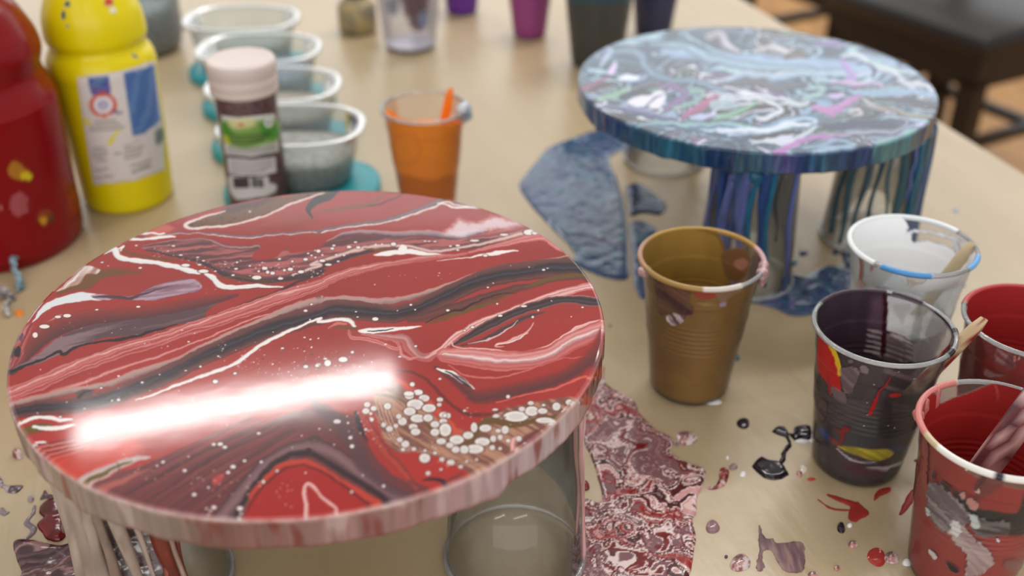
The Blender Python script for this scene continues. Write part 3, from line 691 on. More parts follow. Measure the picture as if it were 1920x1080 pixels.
for (x0, y0, x1, y1, n, sp) in ((760, 320, 1150, 460, 60, 0), (1150, 400, 1620, 480, 70, 0), (1000, 560, 2700, 420, 40, 0), (300, 700, 1600, 900, 50, 0), (1100, 820, 1620, 1050, 90, 0), (1500, 800, 2000, 1050, 80, 0), (1750, 1150, 2300, 1450, 120, 0), (2300, 1150, 2900, 1300, 40, 0), (600, 1350, 1500, 1650, 90, 0), (400, 950, 1200, 1250, 50, 0)):
    for k in range(n):
        u = rs.rand()
        x = x0 + (x1 - x0) * u + rs.randn() * 10; y = y0 + (y1 - y0) * (u * .6 + .4 * rs.rand()) + rs.randn() * 14
        q = A_(x, y)[0]; r = 0.5 + 1.1 * rs.rand() ** 3
        P.dot(q[0], q[1], r * 1.3, r * .9, (226, 206, 202) if rs.rand() > .12 else (70, 44, 48), alpha=.85)
red_paint = P

def red_side(th, low, px, py, R):
    s = th * R * 100
    n = fbm(s * 1.3, low * 0.5, 17, 3); n2 = fbm(s * 4, low * 0.4 + 3, 19, 2)
    ctl = [(0, (92, 66, 70)), (60, (110, 80, 82)), (110, (148, 128, 120)), (200, (152, 134, 126)), (330, (142, 122, 114)), (420, (128, 90, 82)), (520, (150, 112, 106)), (640, (156, 122, 118)), (760, (160, 124, 122)), (860, (172, 140, 142)), (960, (184, 158, 164)), (1050, (196, 178, 182)), (1090, (190, 150, 148)), (1120, (150, 66, 62)), (1140, (96, 60, 64))]
    xs = np.array([c[0] for c in ctl]); cs = np.array([c[1] for c in ctl], float)
    C = np.stack([np.interp(px, xs, cs[:, k]) for k in range(3)], -1)
    C = C * (0.88 + 0.24 * n2)[:, None]
    k = np.clip((n - 0.66) * 9, 0, 1)[:, None]
    C = C + (np.array((128, 56, 52.)) - C) * k * 0.7
    k = np.clip((0.36 - n) * 9, 0, 1)[:, None]
    C = C + (np.array((206, 184, 180.)) - C) * k * 0.6
    k = np.clip((low - 0.82) * 6, 0, 1)[:, None] * 0.6
    C = C + (np.array((120, 58, 54.)) - C) * k
    # right flank keeps the colours that run over the edge
    f = ((px > 1085) & (py < 760)).astype(float)[:, None]
    face = red_paint.sample(np.clip(px - 14, 0, 1130), py - 2)[:, :3]
    return C * (1 - f) + face * f
canvas_red = canvas('round_canvas', 'round canvas with glossy red marbled poured paint in the foreground', RC[0], RC[1], RTOP, RR, RTH, red_paint, red_side, 900, 560, 0.75)

# ---- blue pour
BC = (0.1737, 0.7322); BTOP = T - 0.2718; BR = 0.1262; BTH = 0.0150
G_ = fr(900, 0, 2.7); H_ = fr(1320, 0, 2.7)
Q = Paint(1050, 40, 1790, 300, 1.3, (120, 140, 158), 1, 7.0, 34)
bx, by = (Q.gx - 1420) / 30, (Q.gy - 165) / 10.5
bcols = [(40, 66, 100), (150, 176, 200), (214, 220, 230), (92, 122, 150), (66, 84, 96), (176, 204, 212), (120, 100, 140), (72, 110, 134), (200, 206, 222), (60, 62, 72), (136, 170, 160)]
Q.c[..., :3] = pour(bx, by * 1.3, 5, bcols, 4.2, 13, 0.8)
lb = (158, 186, 212); nv = (44, 62, 96); wh = (222, 226, 236); lil = (168, 140, 190); mint = (150, 190, 170); pnk = (190, 130, 190); gy = (96, 104, 112)
swl = [(-1,(90,110,130)),(-.6,wh),(-.2,lb),(.3,(190,208,224)),(1,(100,120,144))]
def q(p, hw, st, soft=2, al=.9, **k):
    k.setdefault('stripe', .35); k.setdefault('jit', 1.5)
    Q.ribbon(p, hw, st, soft, al, **k)
q(H_(-200,260,-50,270,100,285,300,310,480,318,620,330,800,350,960,330), [8,10,10,12,14,14,12,6], [(-1,(140,166,196)),(0,(176,200,224)),(1,(120,146,180))], 3)
q(G_(860,215,1000,225,1120,265,1250,310,1400,340,1560,350,1700,360), [4,7,8,9,10,10,8], [(-1,(110,140,160)),(0,(170,196,214)),(1,(110,136,156))], 3)
q(G_(640,290,720,250,820,280,850,340,960,400,1100,420,1240,470,1340,500), [6,8,9,9,8,7,6,4], [(-1,(84,104,122)),(0,(146,176,200)),(1,(80,100,124))], 3)
q(H_(60,400,180,385,330,392,480,380,640,378,800,372,980,366,1150,368), [3,7,8,6,6,6,6,3], swl)
q(H_(100,420,220,415,330,440,420,432,520,420), [3,6,7,6,3], [(-1,gy),(0,(110,112,124)),(1,(80,84,96))])
q(G_(1180,470,1260,490,1340,500,1430,505,1500,540,1520,570,1440,590,1400,590), [3,4,4,5,5,6,5,3], [(-1,(60,70,84)),(-.5,wh),(.5,(214,222,232)),(1,(60,70,84))], 1.5)
q(H_(-60,640,60,655,200,645,330,635,430,620,520,600,560,620,500,640,300,665,120,680), [5,8,9,8,8,7,6,5,5,4], [(-1,(70,100,130)),(-.3,lb),(.2,(214,226,236)),(.6,(120,150,180)),(1,(60,80,104))], 2)
q(G_(810,635,900,625,1050,640,1200,632,1350,640,1500,655,1620,640), [3,5,6,6,6,6,5], [(-1,(60,100,110)),(-.2,(170,206,206)),(.4,(120,160,184)),(1,(50,76,110))], 2)
q(G_(620,545,700,555,800,575,920,590,1000,610), [3,6,7,6,3], [(-1,(190,190,220)),(0,(100,110,150)),(1,(60,70,110))], 2)
q(G_(1210,665,1330,655,1450,650,1560,635,1660,640), [2,4,5,4,3], wh, 1.5)
q(H_(250,690,330,680,420,676,500,680), [2,4,4,2], (52,40,40), 1.5)
q(H_(240,705,330,715,420,715,500,690,560,660), [2,4,4,4,3], (206,212,222), 1.5)
Q.poly(H_(620,625,760,610,900,620,1010,640,960,665,820,655,700,665,620,660), (56,68,100), 3)
q(H_(590,680,700,690,850,672,980,660,1030,620,1010,595,900,590), [3,4,5,5,4,3,2], [(-1,(120,124,130)),(0,(178,184,206)),(1,(70,70,110))], 2)
q(H_(830,745,880,720,980,700,1060,660,1120,640), [3,6,7,6,4], [(-1,(140,140,190)),(0,(160,206,190)),(1,(120,180,160))], 2)
q(H_(340,780,400,760,480,725,580,700,680,690), [3,5,5,4,2], [(-1,(200,140,200)),(1,(176,114,184))], 2)
q(H_(560,545,610,560,680,548,740,520,780,490), [4,7,7,7,4], [(-1,(206,150,204)),(1,(184,124,186))], 2)
q(H_(600,555,650,580), [4,3], pnk, 2)
q(H_(640,490,700,480), [3,5], (210,190,224), 2)
Q.poly(G_(740,520,800,490,860,470,920,460,940,510,900,555,840,545,790,545), (224,222,232), 2)
q(G_(840,545,880,510,930,490), [2,2,1], (70,80,130), 1)
q(G_(600,500,660,490,720,470,750,450), [4,6,5,3], mint, 2)
q(G_(720,490,800,470,860,480), [4,7,4], (50,60,84), 2)
q(G_(900,430,960,430,1020,460,1040,490,980,530,940,560), [4,6,6,5,5,4], [(-1,(120,90,140)),(0,(150,120,170)),(1,(96,80,130))], 2)
q(G_(1060,460,1120,470,1110,500,1040,530,980,555), [3,4,4,4,3], [(-1,(170,200,190)),(1,(130,170,164))], 1.5)
q(G_(1030,590,1080,560,1140,530,1200,500), [4,6,6,4], [(-1,(190,110,160)),(1,(170,90,130))], 1.5)
q(G_(1070,600,1120,590,1180,575), [4,7,4], (196,206,232), 1.5)
q(G_(1190,600,1260,580,1330,560,1400,525), [4,6,5,3], [(-1,(160,206,190)),(1,(120,170,140))], 1.5)
q(G_(1180,530,1260,530,1300,540), [5,8,4], (170,190,200), 2)
Q.poly(G_(690,390,740,370,800,380,780,400,720,410), wh, 2); Q.poly(G_(640,350,690,310,700,340,660,375), (214,200,230), 2)
q(G_(530,450,600,420,640,390), [4,5,3], (150,90,140), 2); q(G_(560,460,640,430,700,430), [3,6,3], (80,64,66), 2)
q(G_(580,260,620,240,660,250,640,290,600,330), [4,6,6,6,4], [(-1,(140,170,190)),(0,(190,206,224)),(1,(110,110,160))], 2)
q(H_(20,180,80,170,110,230,180,260), [8,12,9,5], [(-1,(100,84,90)),(0,(214,214,226)),(1,(110,100,110))], 3, stripe=.8)
q(H_(260,260,350,245,430,280,520,285), [6,9,9,4], [(-1,(120,104,104)),(0,(224,224,234)),(1,(130,130,140))], 3, stripe=.8)
q(H_(420,290,480,275,530,290), [4,6,3], (92,86,84), 3)
q(H_(560,230,640,215,700,225), [3,6,3], (140,116,176), 3)
q(H_(700,280,780,290,860,330,960,370,1000,400), [4,6,8,8,4], [(-1,(150,180,176)),(0,(220,224,234)),(1,(150,160,180))], 2.5, stripe=.4)
q(H_(690,300,730,340,760,380,720,400), [3,8,8,4], [(-1,(190,160,210)),(1,(160,140,200))], 3)
q(H_(790,330,840,320,870,350,850,390), [2,3,4,3], (56,60,120), 2)
q(H_(980,410,1080,420,1140,440), [4,6,3], (206,210,224), 2)
q(H_(660,420,740,415,820,420,900,440), [3,5,4,2], [(-1,(214,216,230)),(1,(190,140,190))], 2)
q(H_(740,460,880,470,1040,460,1180,480), [4,6,7,5], (156,184,210), 3)
q(H_(880,490,980,500,1100,520,1190,540), [3,7,8,5], [(-1,(96,100,104)),(0,(62,74,106)),(1,(90,90,100))], 2)
q(H_(800,500,860,530,920,560), [3,4,2], (196,196,196), 1.5); q(H_(820,540,900,545,1000,570,1160,590), [2,3,4,3], [(-1,(200,196,190)),(1,(120,96,84))], 1.5)
q(H_(740,570,790,555,800,580,760,590), [2,3,3,2], (206,200,206), 1.5)
q(H_(520,440,600,450,580,480,500,490), [3,6,6,4], [(-1,(150,186,186)),(1,(176,200,196))], 2)
q(H_(380,500,450,520,520,520), [4,7,4], (206,214,224), 2)
q(H_(1080,630,1130,615), [3,4], (214,210,240), 1.5)
blue_paint = Q
def blue_side(th, low, px, py, R):
    s = th * R * 100
    n = fbm(s * 2.2, low * 0.25, 43, 3); n2 = fbm(s * 5, low * 0.4, 47, 2)
    C = palette(np.clip((n - 0.25) * 2, 0, 1), [(0, (22, 44, 96)), (.2, (20, 70, 100)), (.32, (70, 116, 136)), (.42, (28, 52, 110)), (.55, (60, 92, 100)), (.66, (30, 96, 118)), (.76, (104, 110, 150)), (.86, (20, 40, 90)), (1, (110, 150, 150))])
    ctl = [(1080, (86, 116, 150)), (1110, (70, 96, 140)), (1150, (70, 84, 130)), (1200, (20, 80, 106)), (1300, (40, 106, 126)), (1350, (16, 32, 84)), (1390, (80, 104, 104)), (1440, (70, 96, 120)), (1480, (150, 104, 170)), (1510, (24, 40, 96)), (1540, (80, 110, 120)), (1600, (16, 36, 92)), (1632, (20, 40, 96)), (1640, (110, 156, 140)), (1700, (96, 140, 136)), (1730, (60, 96, 116)), (1765, (60, 90, 120))]
    xs = np.array([c[0] for c in ctl]); cs = np.array([c[1] for c in ctl], float)
    C2 = np.stack([np.interp(px, xs, cs[:, k]) for k in range(3)], -1)
    C = C * .45 + C2 * .55
    return C * (0.75 + 0.5 * n2)[:, None]
canvas_blue = canvas('round_canvas', 'round canvas with blue, white and lilac marbled poured paint at the back', BC[0], BC[1], BTOP, BR, BTH, blue_paint, blue_side, 560, 420, 0.0)

# ------------------------------------------------------------------ clear tumblers the canvases stand on
def tumbler(label, X, Y, hgt, group=None):
    r0, r1 = 0.0335, 0.0275                  # rim (down on the table) and closed end (up)
    root = thing('upturned_tumbler', label, 'cup', X, Y, 0.0003)
    w = 0.0012
    prof = [(r0, 0.0035), (r1 + 0.001, hgt - 0.004), (r1 - 0.001, hgt - 0.001), (r1 - 0.004, hgt), (0.0004, hgt)]
    link('wall', lathe('wall', prof, 64), M_hard, root)
    inn = [(r0 - w, 0.0035), (r1 - w, hgt - 0.012), (r1 - 0.004, hgt - 0.014), (0.0004, hgt - 0.014)]
    link('inner_wall', lathe('inner_wall', inn, 64), M_hard, root)
    th = np.linspace(0, 2 * math.pi, 13)
    rim = [(r0 + 0.0004 + 0.0016 * math.cos(t), 0.0019 + 0.0018 * math.sin(t)) for t in th]
    link('rim', lathe('rim', rim, 72), M_lip, root)
    return root
def cup_r(h, hgt): return 0.0335 + (0.0275 - 0.0335) * h / hgt

def drips(root, base_h, X, Y, hgt, items):
    """runs of paint that come off the canvas edge and follow a tumbler wall; angles count from the side that faces the camera"""
    face = math.atan2(-Y, -X)
    for (a0, a1, h0, h1, wd, colf, off) in items:
        n = 22; pts = []; rad = []
        for k in range(n):
            t = k / (n - 1)
            h = h0 + (h1 - h0) * t
            a = face + math.radians(a0 + (a1 - a0) * t + 3.0 * math.sin(t * 7 + a0) * (1 if off < 0.003 else .3))
            r = cup_r(h, hgt) + 0.0008 + off * (1 - t) 
            pts.append((X + r * math.cos(a) - X, Y + r * math.sin(a) - Y, h - base_h))
            rad.append(wd * (1.15 - 0.35 * t + 0.18 * math.sin(t * 9 + a0 * 2)) * (0.6 if k == 0 else 1))
        nz = lambda V, c=colf: np.array(c, float) * (0.78 + 0.44 * fbm(V[:, 0] * 900, V[:, 2] * 60, int(abs(a0)) + 3, 2))[:, None]
        me = sweep('paint_run', pts, rad, 8, (1.0, 0.55), nz)
        link('paint_run', me, M_wet, root)

RH = RTOP - RTH - 0.0004; BH = BTOP - BTH - 0.0004
rl = at_h(965, 1042); t_rl = tumbler('clear upturned plastic tumbler under the front right of the red canvas', *rl, RH)
rl2 = (-0.1690, 0.3640); t_rl2 = tumbler('clear upturned plastic tumbler with paint runs under the front left of the red canvas', *rl2, RH)
rl3 = (-0.092, 0.515); tumbler('clear upturned tumbler standing under the far side of the red canvas', *rl3, RH)
bl = at_h(1392, 520); t_bl = tumbler('clear upturned tumbler with blue runs under the front left of the blue canvas', *bl, BH)
bl2 = (BC[0] + .097 * math.cos(-.25), BC[1] + .097 * math.sin(-.25)); t_bl2 = tumbler('clear upturned tumbler with teal runs under the right of the blue canvas', *bl2, BH)
bl3 = at_h(1245, 300); tumbler('clear upturned tumbler under the far left of the blue canvas', *bl3, BH)

gm = (158, 140, 130); rb = (122, 56, 46); pkm = (196, 160, 160)
h0 = RH - 0.001
drips(t_rl2, 0.0003, *rl2, RH, [(-72, -70, h0, .002, .0030, gm, .003), (-62, -60, h0, .002, .0046, gm, .003), (-52, -50, h0, .002, .0046, (150,132,122), .0025), (-43, -41, h0, .002, .0042, gm, .002), (-34, -34, h0, .002, .0030, (128,108,98), .002), (-26, -6, h0, .002, .0030, gm, .006), (-14, 0, h0, .02, .0014, (170,150,142), .004), (8, 11, h0, .002, .0036, rb, .002), (14, 17, h0, .002, .0026, (166,140,128), .002), (19, 21, h0, .002, .0022, rb, .002), (5, 7, h0, .002, .0014, (150,80,70), .002)])
drips(t_rl, 0.0003, *rl, RH, [(84, 84, h0, .002, .0011, (206,170,168), .001), (78, 80, h0, .002, .0009, (200,150,150), .001), (66, 64, h0, .03, .0006, (150,110,110), .0006), (92, 90, h0 , .07, .0016, (190,150,150), .003)])
n1, n2, n3, n4 = (34, 62, 116), (84, 96, 150), (28, 92, 124), (50, 76, 120)
hb = BH - 0.001
drips(t_bl, 0.0003, *bl, BH, [(-66, -68, hb, .035, .0011, n2, .001), (-56, -60, hb, .03, .0014, n2, .001), (-40, -42, hb, .01, .0032, n1, .0015), (-30, -30, hb, .01, .0034, n2, .001), (-19, -20, hb, .012, .0030, n4, .001), (-10, -9, hb, .008, .0034, n2, .001), (2, -2, hb, .02, .0020, n3, .001), (16, 10, hb, .008, .0026, n1, .001), (20, 24, hb, .012, .0022, n3, .001), (33, 33, hb, .045, .0010, (60,62,70), .0005), (58, 56, hb, .004, .0018, n2, .001), (-35, -25, hb, hb - .012, .0045, n4, .001), (-5, 8, hb, hb - .012, .0045, n3, .001)])
drips(t_bl2, 0.0003, *bl2, BH, [(-44, -50, hb, .01, .0022, (50,80,92), .001), (-30, -34, hb, .006, .0024, (50,86,100), .001), (-14, -16, hb, .02, .0022, (60,84,96), .001), (0, 0, hb, .012, .0018, (44,70,84), .001), (14, 16, hb, .03, .0014, (70,96,106), .001), (30, 30, hb, .006, .0030, (56,88,100), .001), (48, 48, hb, .004, .0032, n3, .002), (62, 62, hb, .004, .0026, n4, .003), (78, 78, hb, .004, .0022, (60,90,120), .003), (-22, -8, hb, hb - .016, .0045, (44,70,90), .001), (52, 74, hb, hb - .012, .005, (60,92,110), .003)])

# strings of paint hanging straight down from the rim of the blue canvas
for ph, h1, wd, colr in ((-34, .03, .0016, n3), (-26, .012, .0022, (56,88,100)), (-17, .006, .0026, n3), (-8, .004, .0022, n4), (-3, .01, .0016, (70,100,130)), (-40, .06, .0012, n2)):
    a = math.radians(ph); r = BR - .002
    pts = [(BC[0] + r * math.cos(a) + .0006 * math.sin(k * .9 + ph) - bl2[0], BC[1] + r * math.sin(a) - bl2[1], BH - .0005 - (BH - h1) * k / 15) for k in range(16)]
    link('hanging_drip', sweep('hanging_drip', pts, [wd * 1.3, wd, wd * .8, wd * .9, wd * .7], 8, (1, .7), lambda V, c=colr: np.array(c, float) * (0.8 + 0.4 * fbm(V[:, 0] * 700, V[:, 2] * 50, 5, 2))[:, None]), M_wet, t_bl2)

# ------------------------------------------------------------------ paint cups
CUP_H, CUP_R, CUP_B = 0.0885, 0.0355, 0.0235
def cup_profile(s=1.0, hgt=CUP_H, R=CUP_R, B=CUP_B, ribs=(0.42, 0.66), inset=0.0):
    """outer wall of a disposable cup: foot, tapering body with fine rings, straight collar"""
    out = []
    n = 90
    for k in range(n + 1):
        t = k / n
        r = B + (R - 0.0022 - B) * t
        if ribs[0] < t < ribs[1]:
            r += 0.00035 * math.sin((t - ribs[0]) * hgt * 1000 * 2 * math.pi / 3.2)
        if t < 0.05: r -= 0.0012 * (1 - t / 0.05)
        if t > 0.80: r += 0.0004
        out.append(((r - inset) * s, max(t * hgt, 0.0006) * s))
    return out
def paint_cup(name, label, X, Y, front, back, hgt=CUP_H, scale=1.0, level=0.4, liquid=(150, 120, 60), lip_cols=None, smear=None, rough=None, group=None, z0=0.0003):
    root = thing(name, label, 'cup', X, Y, z0, 0, group)
    prof = cup_profile(scale, hgt)
    foot = [(0.0004, 0.0012 * scale), (prof[0][0] - 0.001, 0.0010 * scale)]
    link('wall', lathe('wall', foot + prof, 72), M_clear, root)
    # rolled lip
    th = np.linspace(0, 2 * math.pi, 13)
    Rl = CUP_R * scale; hz = hgt * scale
    seg = 120
    lp = [(Rl - 0.0009 + 0.0013 * math.cos(t), hz - 0.0008 + 0.0013 * math.sin(t)) for t in th]
    lc = None
    face = math.atan2(-Y, -X)
    if lip_cols:
        ang = (np.arange(seg) * 2 * math.pi / seg - face + math.pi) % (2 * math.pi) - math.pi
        ang = np.degrees(ang)                     # 0 = towards the camera, +90 = right
        c = np.zeros((seg, 4)); c[:, :3] = 225
        for a0, a1, col in lip_cols:
            m = (ang >= a0) & (ang <= a1); c[m, :3] = col; c[m, 3] = 1
        lc = np.tile(c, (len(lp), 1))
    link('lip', lathe('lip', lp, seg), M_lip, root)
    if lip_cols:
        lp2 = [(Rl - 0.0009 + 0.0016 * math.cos(t), hz - 0.0008 + 0.0016 * math.sin(t)) for t in th]
        link('lip_paint', lathe('lip_paint', lp2, seg, lc), M_coat, root)
    # coat of paint inside the wall
    seg = 220
    ip = [(p[0] - 0.0006, p[1]) for p in cup_profile(scale, hgt)][2:]
    V = np.array([[(r * math.cos(a), r * math.sin(a), z) for a in np.arange(seg) * 2 * math.pi / seg] for r, z in ip]).reshape(-1, 3)
    px, py = proj(X + V[:, 0], Y + V[:, 1], V[:, 2] + z0)
    d = -(V[:, 0] * X + V[:, 1] * Y)              # towards the camera
    Cf, Cb = front.sample(px, py), back.sample(px, py)
    C = np.where((d > 0)[:, None], Cf, Cb)
    link('paint_coat', mesh('paint_coat', V, grid_quads(seg, len(ip), True), C), M_coat, root)
    # the paint left in the cup
    k = int(level * 90)
    r, z = cup_profile(scale, hgt)[k]
    ml = principled('liquid_paint', liquid, 0.12)
    link('paint', lathe('paint', [(prof[2][0] - 0.0015, 0.0025 * scale)] + [(p[0] - 0.0012, p[1]) for p in prof[3:k:4]] + [(r - 0.0012, z), (r - 0.003, z - 0.0004), (0.0004, z - 0.0005)], 48), ml, root)
    # smears on the outside
    if smear is not None:
        V = np.array([[(r * math.cos(a), r * math.sin(a), z) for a in face + np.linspace(-1.75, 1.75, seg)] for r, z in [(p[0] + 0.0004, p[1]) for p in prof[2:-3]]]).reshape(-1, 3)
        px, py = proj(X + V[:, 0], Y + V[:, 1], V[:, 2] + z0)
        link('smear', mesh('smear', V, grid_quads(seg, len(prof) - 5), smear.sample(px, py)), M_smear, root)
    return root

def stick(parent, p0, p1, w=0.0045, col=None, name='stir_stick'):
    """flat wooden stir stick between two points (table coordinates, local to parent)"""
    p0, p1 = np.array(p0, float), np.array(p1, float)
    path = [p0 + (p1 - p0) * t for t in np.linspace(0, 1, 14)]
    rad = [w * .55] + [w * .9] + [w] * 10 + [w * .9, w * .55]
    me = sweep(name, path, rad, 12, (1.0, 0.22), col)
    return me

# gold
K_ = fr(1100, 360, 2.455)
gx, gy = at_h(1316, 482, CUP_H)
go = (140, 100, 38)
f = Paint(1180, 410, 1450, 770, 1.2, go, 1, 1.5)
f.c[..., :3] *= (0.92 + 0.16 * fbm(f.gx / 40, f.gy / 25, 6, 3))[..., None]
b = Paint(1180, 410, 1450, 770, 1.2, (146, 114, 56), 1, 1.0)
b.c[..., :3] *= (0.94 + 0.12 * fbm(b.gx / 20, b.gy / 60, 8, 2))[..., None]
b.poly(K_(605,170,720,190,800,250,830,330,780,400,720,420,660,420,640,330,620,240), (150,120,80), 1, 1, setalpha=0.08)
b.poly(K_(620,290,660,262,720,262,750,300,740,370,700,412,650,400,625,340), (122,88,56), 2, 1)
b.poly(K_(680,320,720,305,745,330,720,358,690,350), (176,120,104), 2)
b.ribbon(K_(500,170,560,180,610,210,630,270), [2,3,3,2], (120,88,40), 2)
s = Paint(1180, 410, 1450, 770, 1.2, (140,110,60), 0, 2.5, 10)
s.poly(K_(310,380,400,395,480,430,470,500,490,565,430,570,380,560,340,570,320,510,315,440), (66,42,48), 2, 1, rough=4, stripe=(.6,.7,9,(112,80,60)))
s.poly(K_(360,580,400,560,440,570,450,540,450,590,410,615,380,605), (214,200,200), 1.5, 1, stripe=(.9,1.2,4,(80,54,62)))
s.poly(K_(495,455,560,448,600,470,570,495,510,490), (156,60,50), 2, .9, rough=2)
s.poly(K_(490,450,520,440,560,448,530,462), (90,60,90), 2, .8)
s.poly(K_(600,440,660,430,740,420,700,470,660,480,640,520,615,525,600,480), (160,128,128), 3, .6, rough=4)
s.poly(K_(610,515,640,510,635,528,615,530), (150,140,180), 1.5, .8)
s.poly(K_(500,510,560,505,600,520,540,530), (190,160,110), 3, .6)
gold = paint_cup('paint_cup', 'clear plastic cup coated with metallic gold paint', gx, gy, f, b, level=.45, liquid=(128, 96, 44), smear=s,
    lip_cols=[(-180, -120, (168,132,66)), (120, 180, (168,132,66)), (-120, -60, (164,124,96)), (-60, 5, (158,126,70)), (5, 40, (206,196,188)), (70, 120, (190,150,150))])
def blob(parent, name, loc, r, col, mat=None):
    def fn(bm):
        bmesh.ops.create_icosphere(bm, subdivisions=3, radius=1)
        for v in bm.verts:
            n = 0.75 + 0.5 * float(fbm(np.array([v.co.x * 1.6 + 3]), np.array([v.co.y * 1.6 + v.co.z * 2.1]), 5, 3)[0])
            v.co = (v.co.x * r[0] * n, v.co.y * r[1] * n, v.co.z * r[2] * n)
    me = bm_mesh(name, fn, True)
    return link(name, me, mat or principled(name, col, 0.2), parent, loc)
M_pk = bump(mottle(principled('pink_paint_lump', (190, 150, 150), 0.15), (214,180,180), (140,96,100), 240, 2), 400, .5, .001)
fa = math.atan2(-gy, -gx)
for a, hh, r in ((-62, CUP_H - .004, (.004, .0035, .0035)), (78, CUP_H - .003, (.0035, .004, .004)), (92, CUP_H - .004, (.003, .004, .005)), (86, CUP_H - .009, (.0025, .003, .005))):
    blob(gold, 'paint_lump', ((CUP_R - .001) * math.cos(fa + math.radians(a)), (CUP_R - .001) * math.sin(fa + math.radians(a)), hh), r, None, M_pk)

# white
N_ = fr(1480, 380, 3.375)
WH = 0.0935
wx, wy = at_h(1712, 458, WH)
f = Paint(1580, 390, 1850, 760, 1.2, (196, 204, 208), .62, 1.5)
f.poly(N_(385,240,560,360,700,395,640,470,560,540,420,560,380,400), (206,212,214), 6, 1, setalpha=.95)
f.poly(N_(690,450,760,455,860,460,1000,450,1120,400,1080,500,1040,545,900,560,780,570,730,510), (248,248,248), 2, 1, setalpha=1)
f.poly(N_(430,560,760,560,880,580,1060,540,1030,640,980,740,400,800), (176,184,188), 8, .9, setalpha=.42)
b = Paint(1580, 390, 1850, 760, 1.2, (249, 250, 252), 1, 1.0)
b.poly(N_(722,80,860,95,1000,130,1120,210,1175,300,1130,330,1060,330,1030,290,960,262,860,240,780,246,770,190,740,190,755,150), (140,140,160), 1.2, 1, setalpha=.10)
b.ribbon(N_(735,195,800,180,880,185,950,200,1040,225,1100,250), [2,3,2,3,2,1], (232,236,242), 1)
b.ribbon(N_(1040,230,1060,290,1065,340), [3,4,3], (214,214,226), 1)
s = Paint(1580, 390, 1850, 760, 1.2, (200,200,200), 0, 1.5)
s.ribbon(N_(450,320,455,400,450,480), [2,3,3], (140,84,80), 1.2); s.ribbon(N_(470,330,510,360,525,390,515,430), [2,3,3,2], (150,110,90), 1.2)
s.poly(N_(430,490,460,495,480,530,430,530), (180,150,140), 2, .9)
s.poly(N_(750,470,800,455,870,465,850,510,800,520,755,535), (190,176,160), 1.5, .9, stripe=(.3,1,5,(232,224,214)))
s.poly(N_(520,525,600,530,640,545,560,545), (110,96,110), 2, .7)
white_cup = paint_cup('paint_cup', 'clear plastic cup with white paint inside and a blue smeared rim', wx, wy, f, b, hgt=WH, level=.5, liquid=(250, 250, 250), smear=s,
    lip_cols=[(-180, -30, (224,228,230)), (140, 180, (224,228,230)), (-22, 22, (74,142,200)), (62, 90, (96,160,214))])
sw = thing('stir_stick', 'wooden stir stick leaning in the white paint cup', 'stick', wx, wy, .02)
link('stick', stick(sw, (.0, .0, .0), (.0325, -.002, .0755), .0042), mottle(principled('stick_pale', (196,170,130), .6), (186,160,124), (214,196,160), 60, 3), sw)

# plum
O_ = fr(1480, 500, 5.4); O2 = fr(1500, 680, 4.32)
dx_, dy_ = at_h(1658, 611, CUP_H)
pl = (58, 42, 52)
f = Paint(1510, 520, 1810, 930, 1.2, (66, 52, 60), .97, 1.5)
f.poly(N_(880,1000,1000,980,1100,850,1060,1100,960,1200), (120,100,108), 6, 1, setalpha=.35)
f.poly(O2(700,20,980,10,960,240,850,250,700,230), (130,108,112), 5, 1, setalpha=.75, stripe=(.3,1.3,7,(64,48,56)))
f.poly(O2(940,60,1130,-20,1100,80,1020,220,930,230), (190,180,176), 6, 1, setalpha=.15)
f.poly(O2(150,150,420,240,560,330,700,260,950,260,900,500,560,480,240,480), (86,72,78), 14, .8, setalpha=.9, stripe=(.05,.8,6,(58,46,54)))
f.poly(O2(360,640,420,480,560,410,640,420,640,640,500,680), (58,58,66), 5, .9)
f.poly(O2(640,320,740,330,760,500,860,560,700,620,640,560), (44,32,42), 4, .9)
f.poly(O2(300,676,420,680,560,700,700,700,760,740,700,780,620,800,520,770,400,730), (206,190,40), 1.5, 1, stripe=(.5,.9,6,(160,140,30)))
f.poly(O2(530,850,700,840,830,800,810,830,740,850,690,885,640,875,570,878), (216,206,206), 1.5)
f.poly(O2(160,510,210,560,260,620,240,640,160,580), (44,72,140), 3); f.poly(O2(740,690,880,670,860,720,760,720), (40,64,120), 3, .9)
f.poly(O2(230,600,300,640,340,680,270,660), (150,40,40), 2)
f.poly(O2(320,820,420,810,540,850,700,880,640,930,440,900), (88,40,50), 5, .9)
f.poly(O2(460,990,600,980,740,960,700,1010,560,1025), (170,30,34), 4)
f.ribbon(O2(300,700,400,780,520,810,620,815), [1.5,2,1.5,1], (200,190,196), 1)
f.poly(O2(150,800,300,900,460,960,600,960,800,900,780,1000,500,1010,300,960,170,900), (40,32,38), 5, .8)
b = Paint(1510, 520, 1810, 930, 1.2, (60, 46, 56), 1, 1.0)
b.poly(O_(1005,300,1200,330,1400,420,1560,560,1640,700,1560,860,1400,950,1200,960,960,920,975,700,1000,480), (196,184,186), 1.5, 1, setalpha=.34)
b.poly(O_(840,330,950,330,950,620,800,600,820,450), (100,74,86), 10, .8)
for k in range(5):
    b.ribbon(O_(790-k*6,640+k*52,860,655+k*54,935,672+k*56), [1.5,3,3], (176,158,160), 1.2, .9)
    b.ribbon(O_(980,700+k*55,1100,740+k*58,1250,800+k*50), [4,5,2], (90,66,72), 2, .8)
b.ribbon(O_(965,270,975,400,965,560,960,700,945,880), [4,4,4,5,5], (60,20,30), 1)
b.ribbon(O_(970,660,1080,690,1160,730,1250,770,1280,740), [3,3,4,3,3], (70,40,48), 1)
b.poly(O_(1040,420,1120,370,1220,380,1220,450,1170,520,1140,600,1110,530), (170,160,164), 3, .9, setalpha=.7, rough=4)
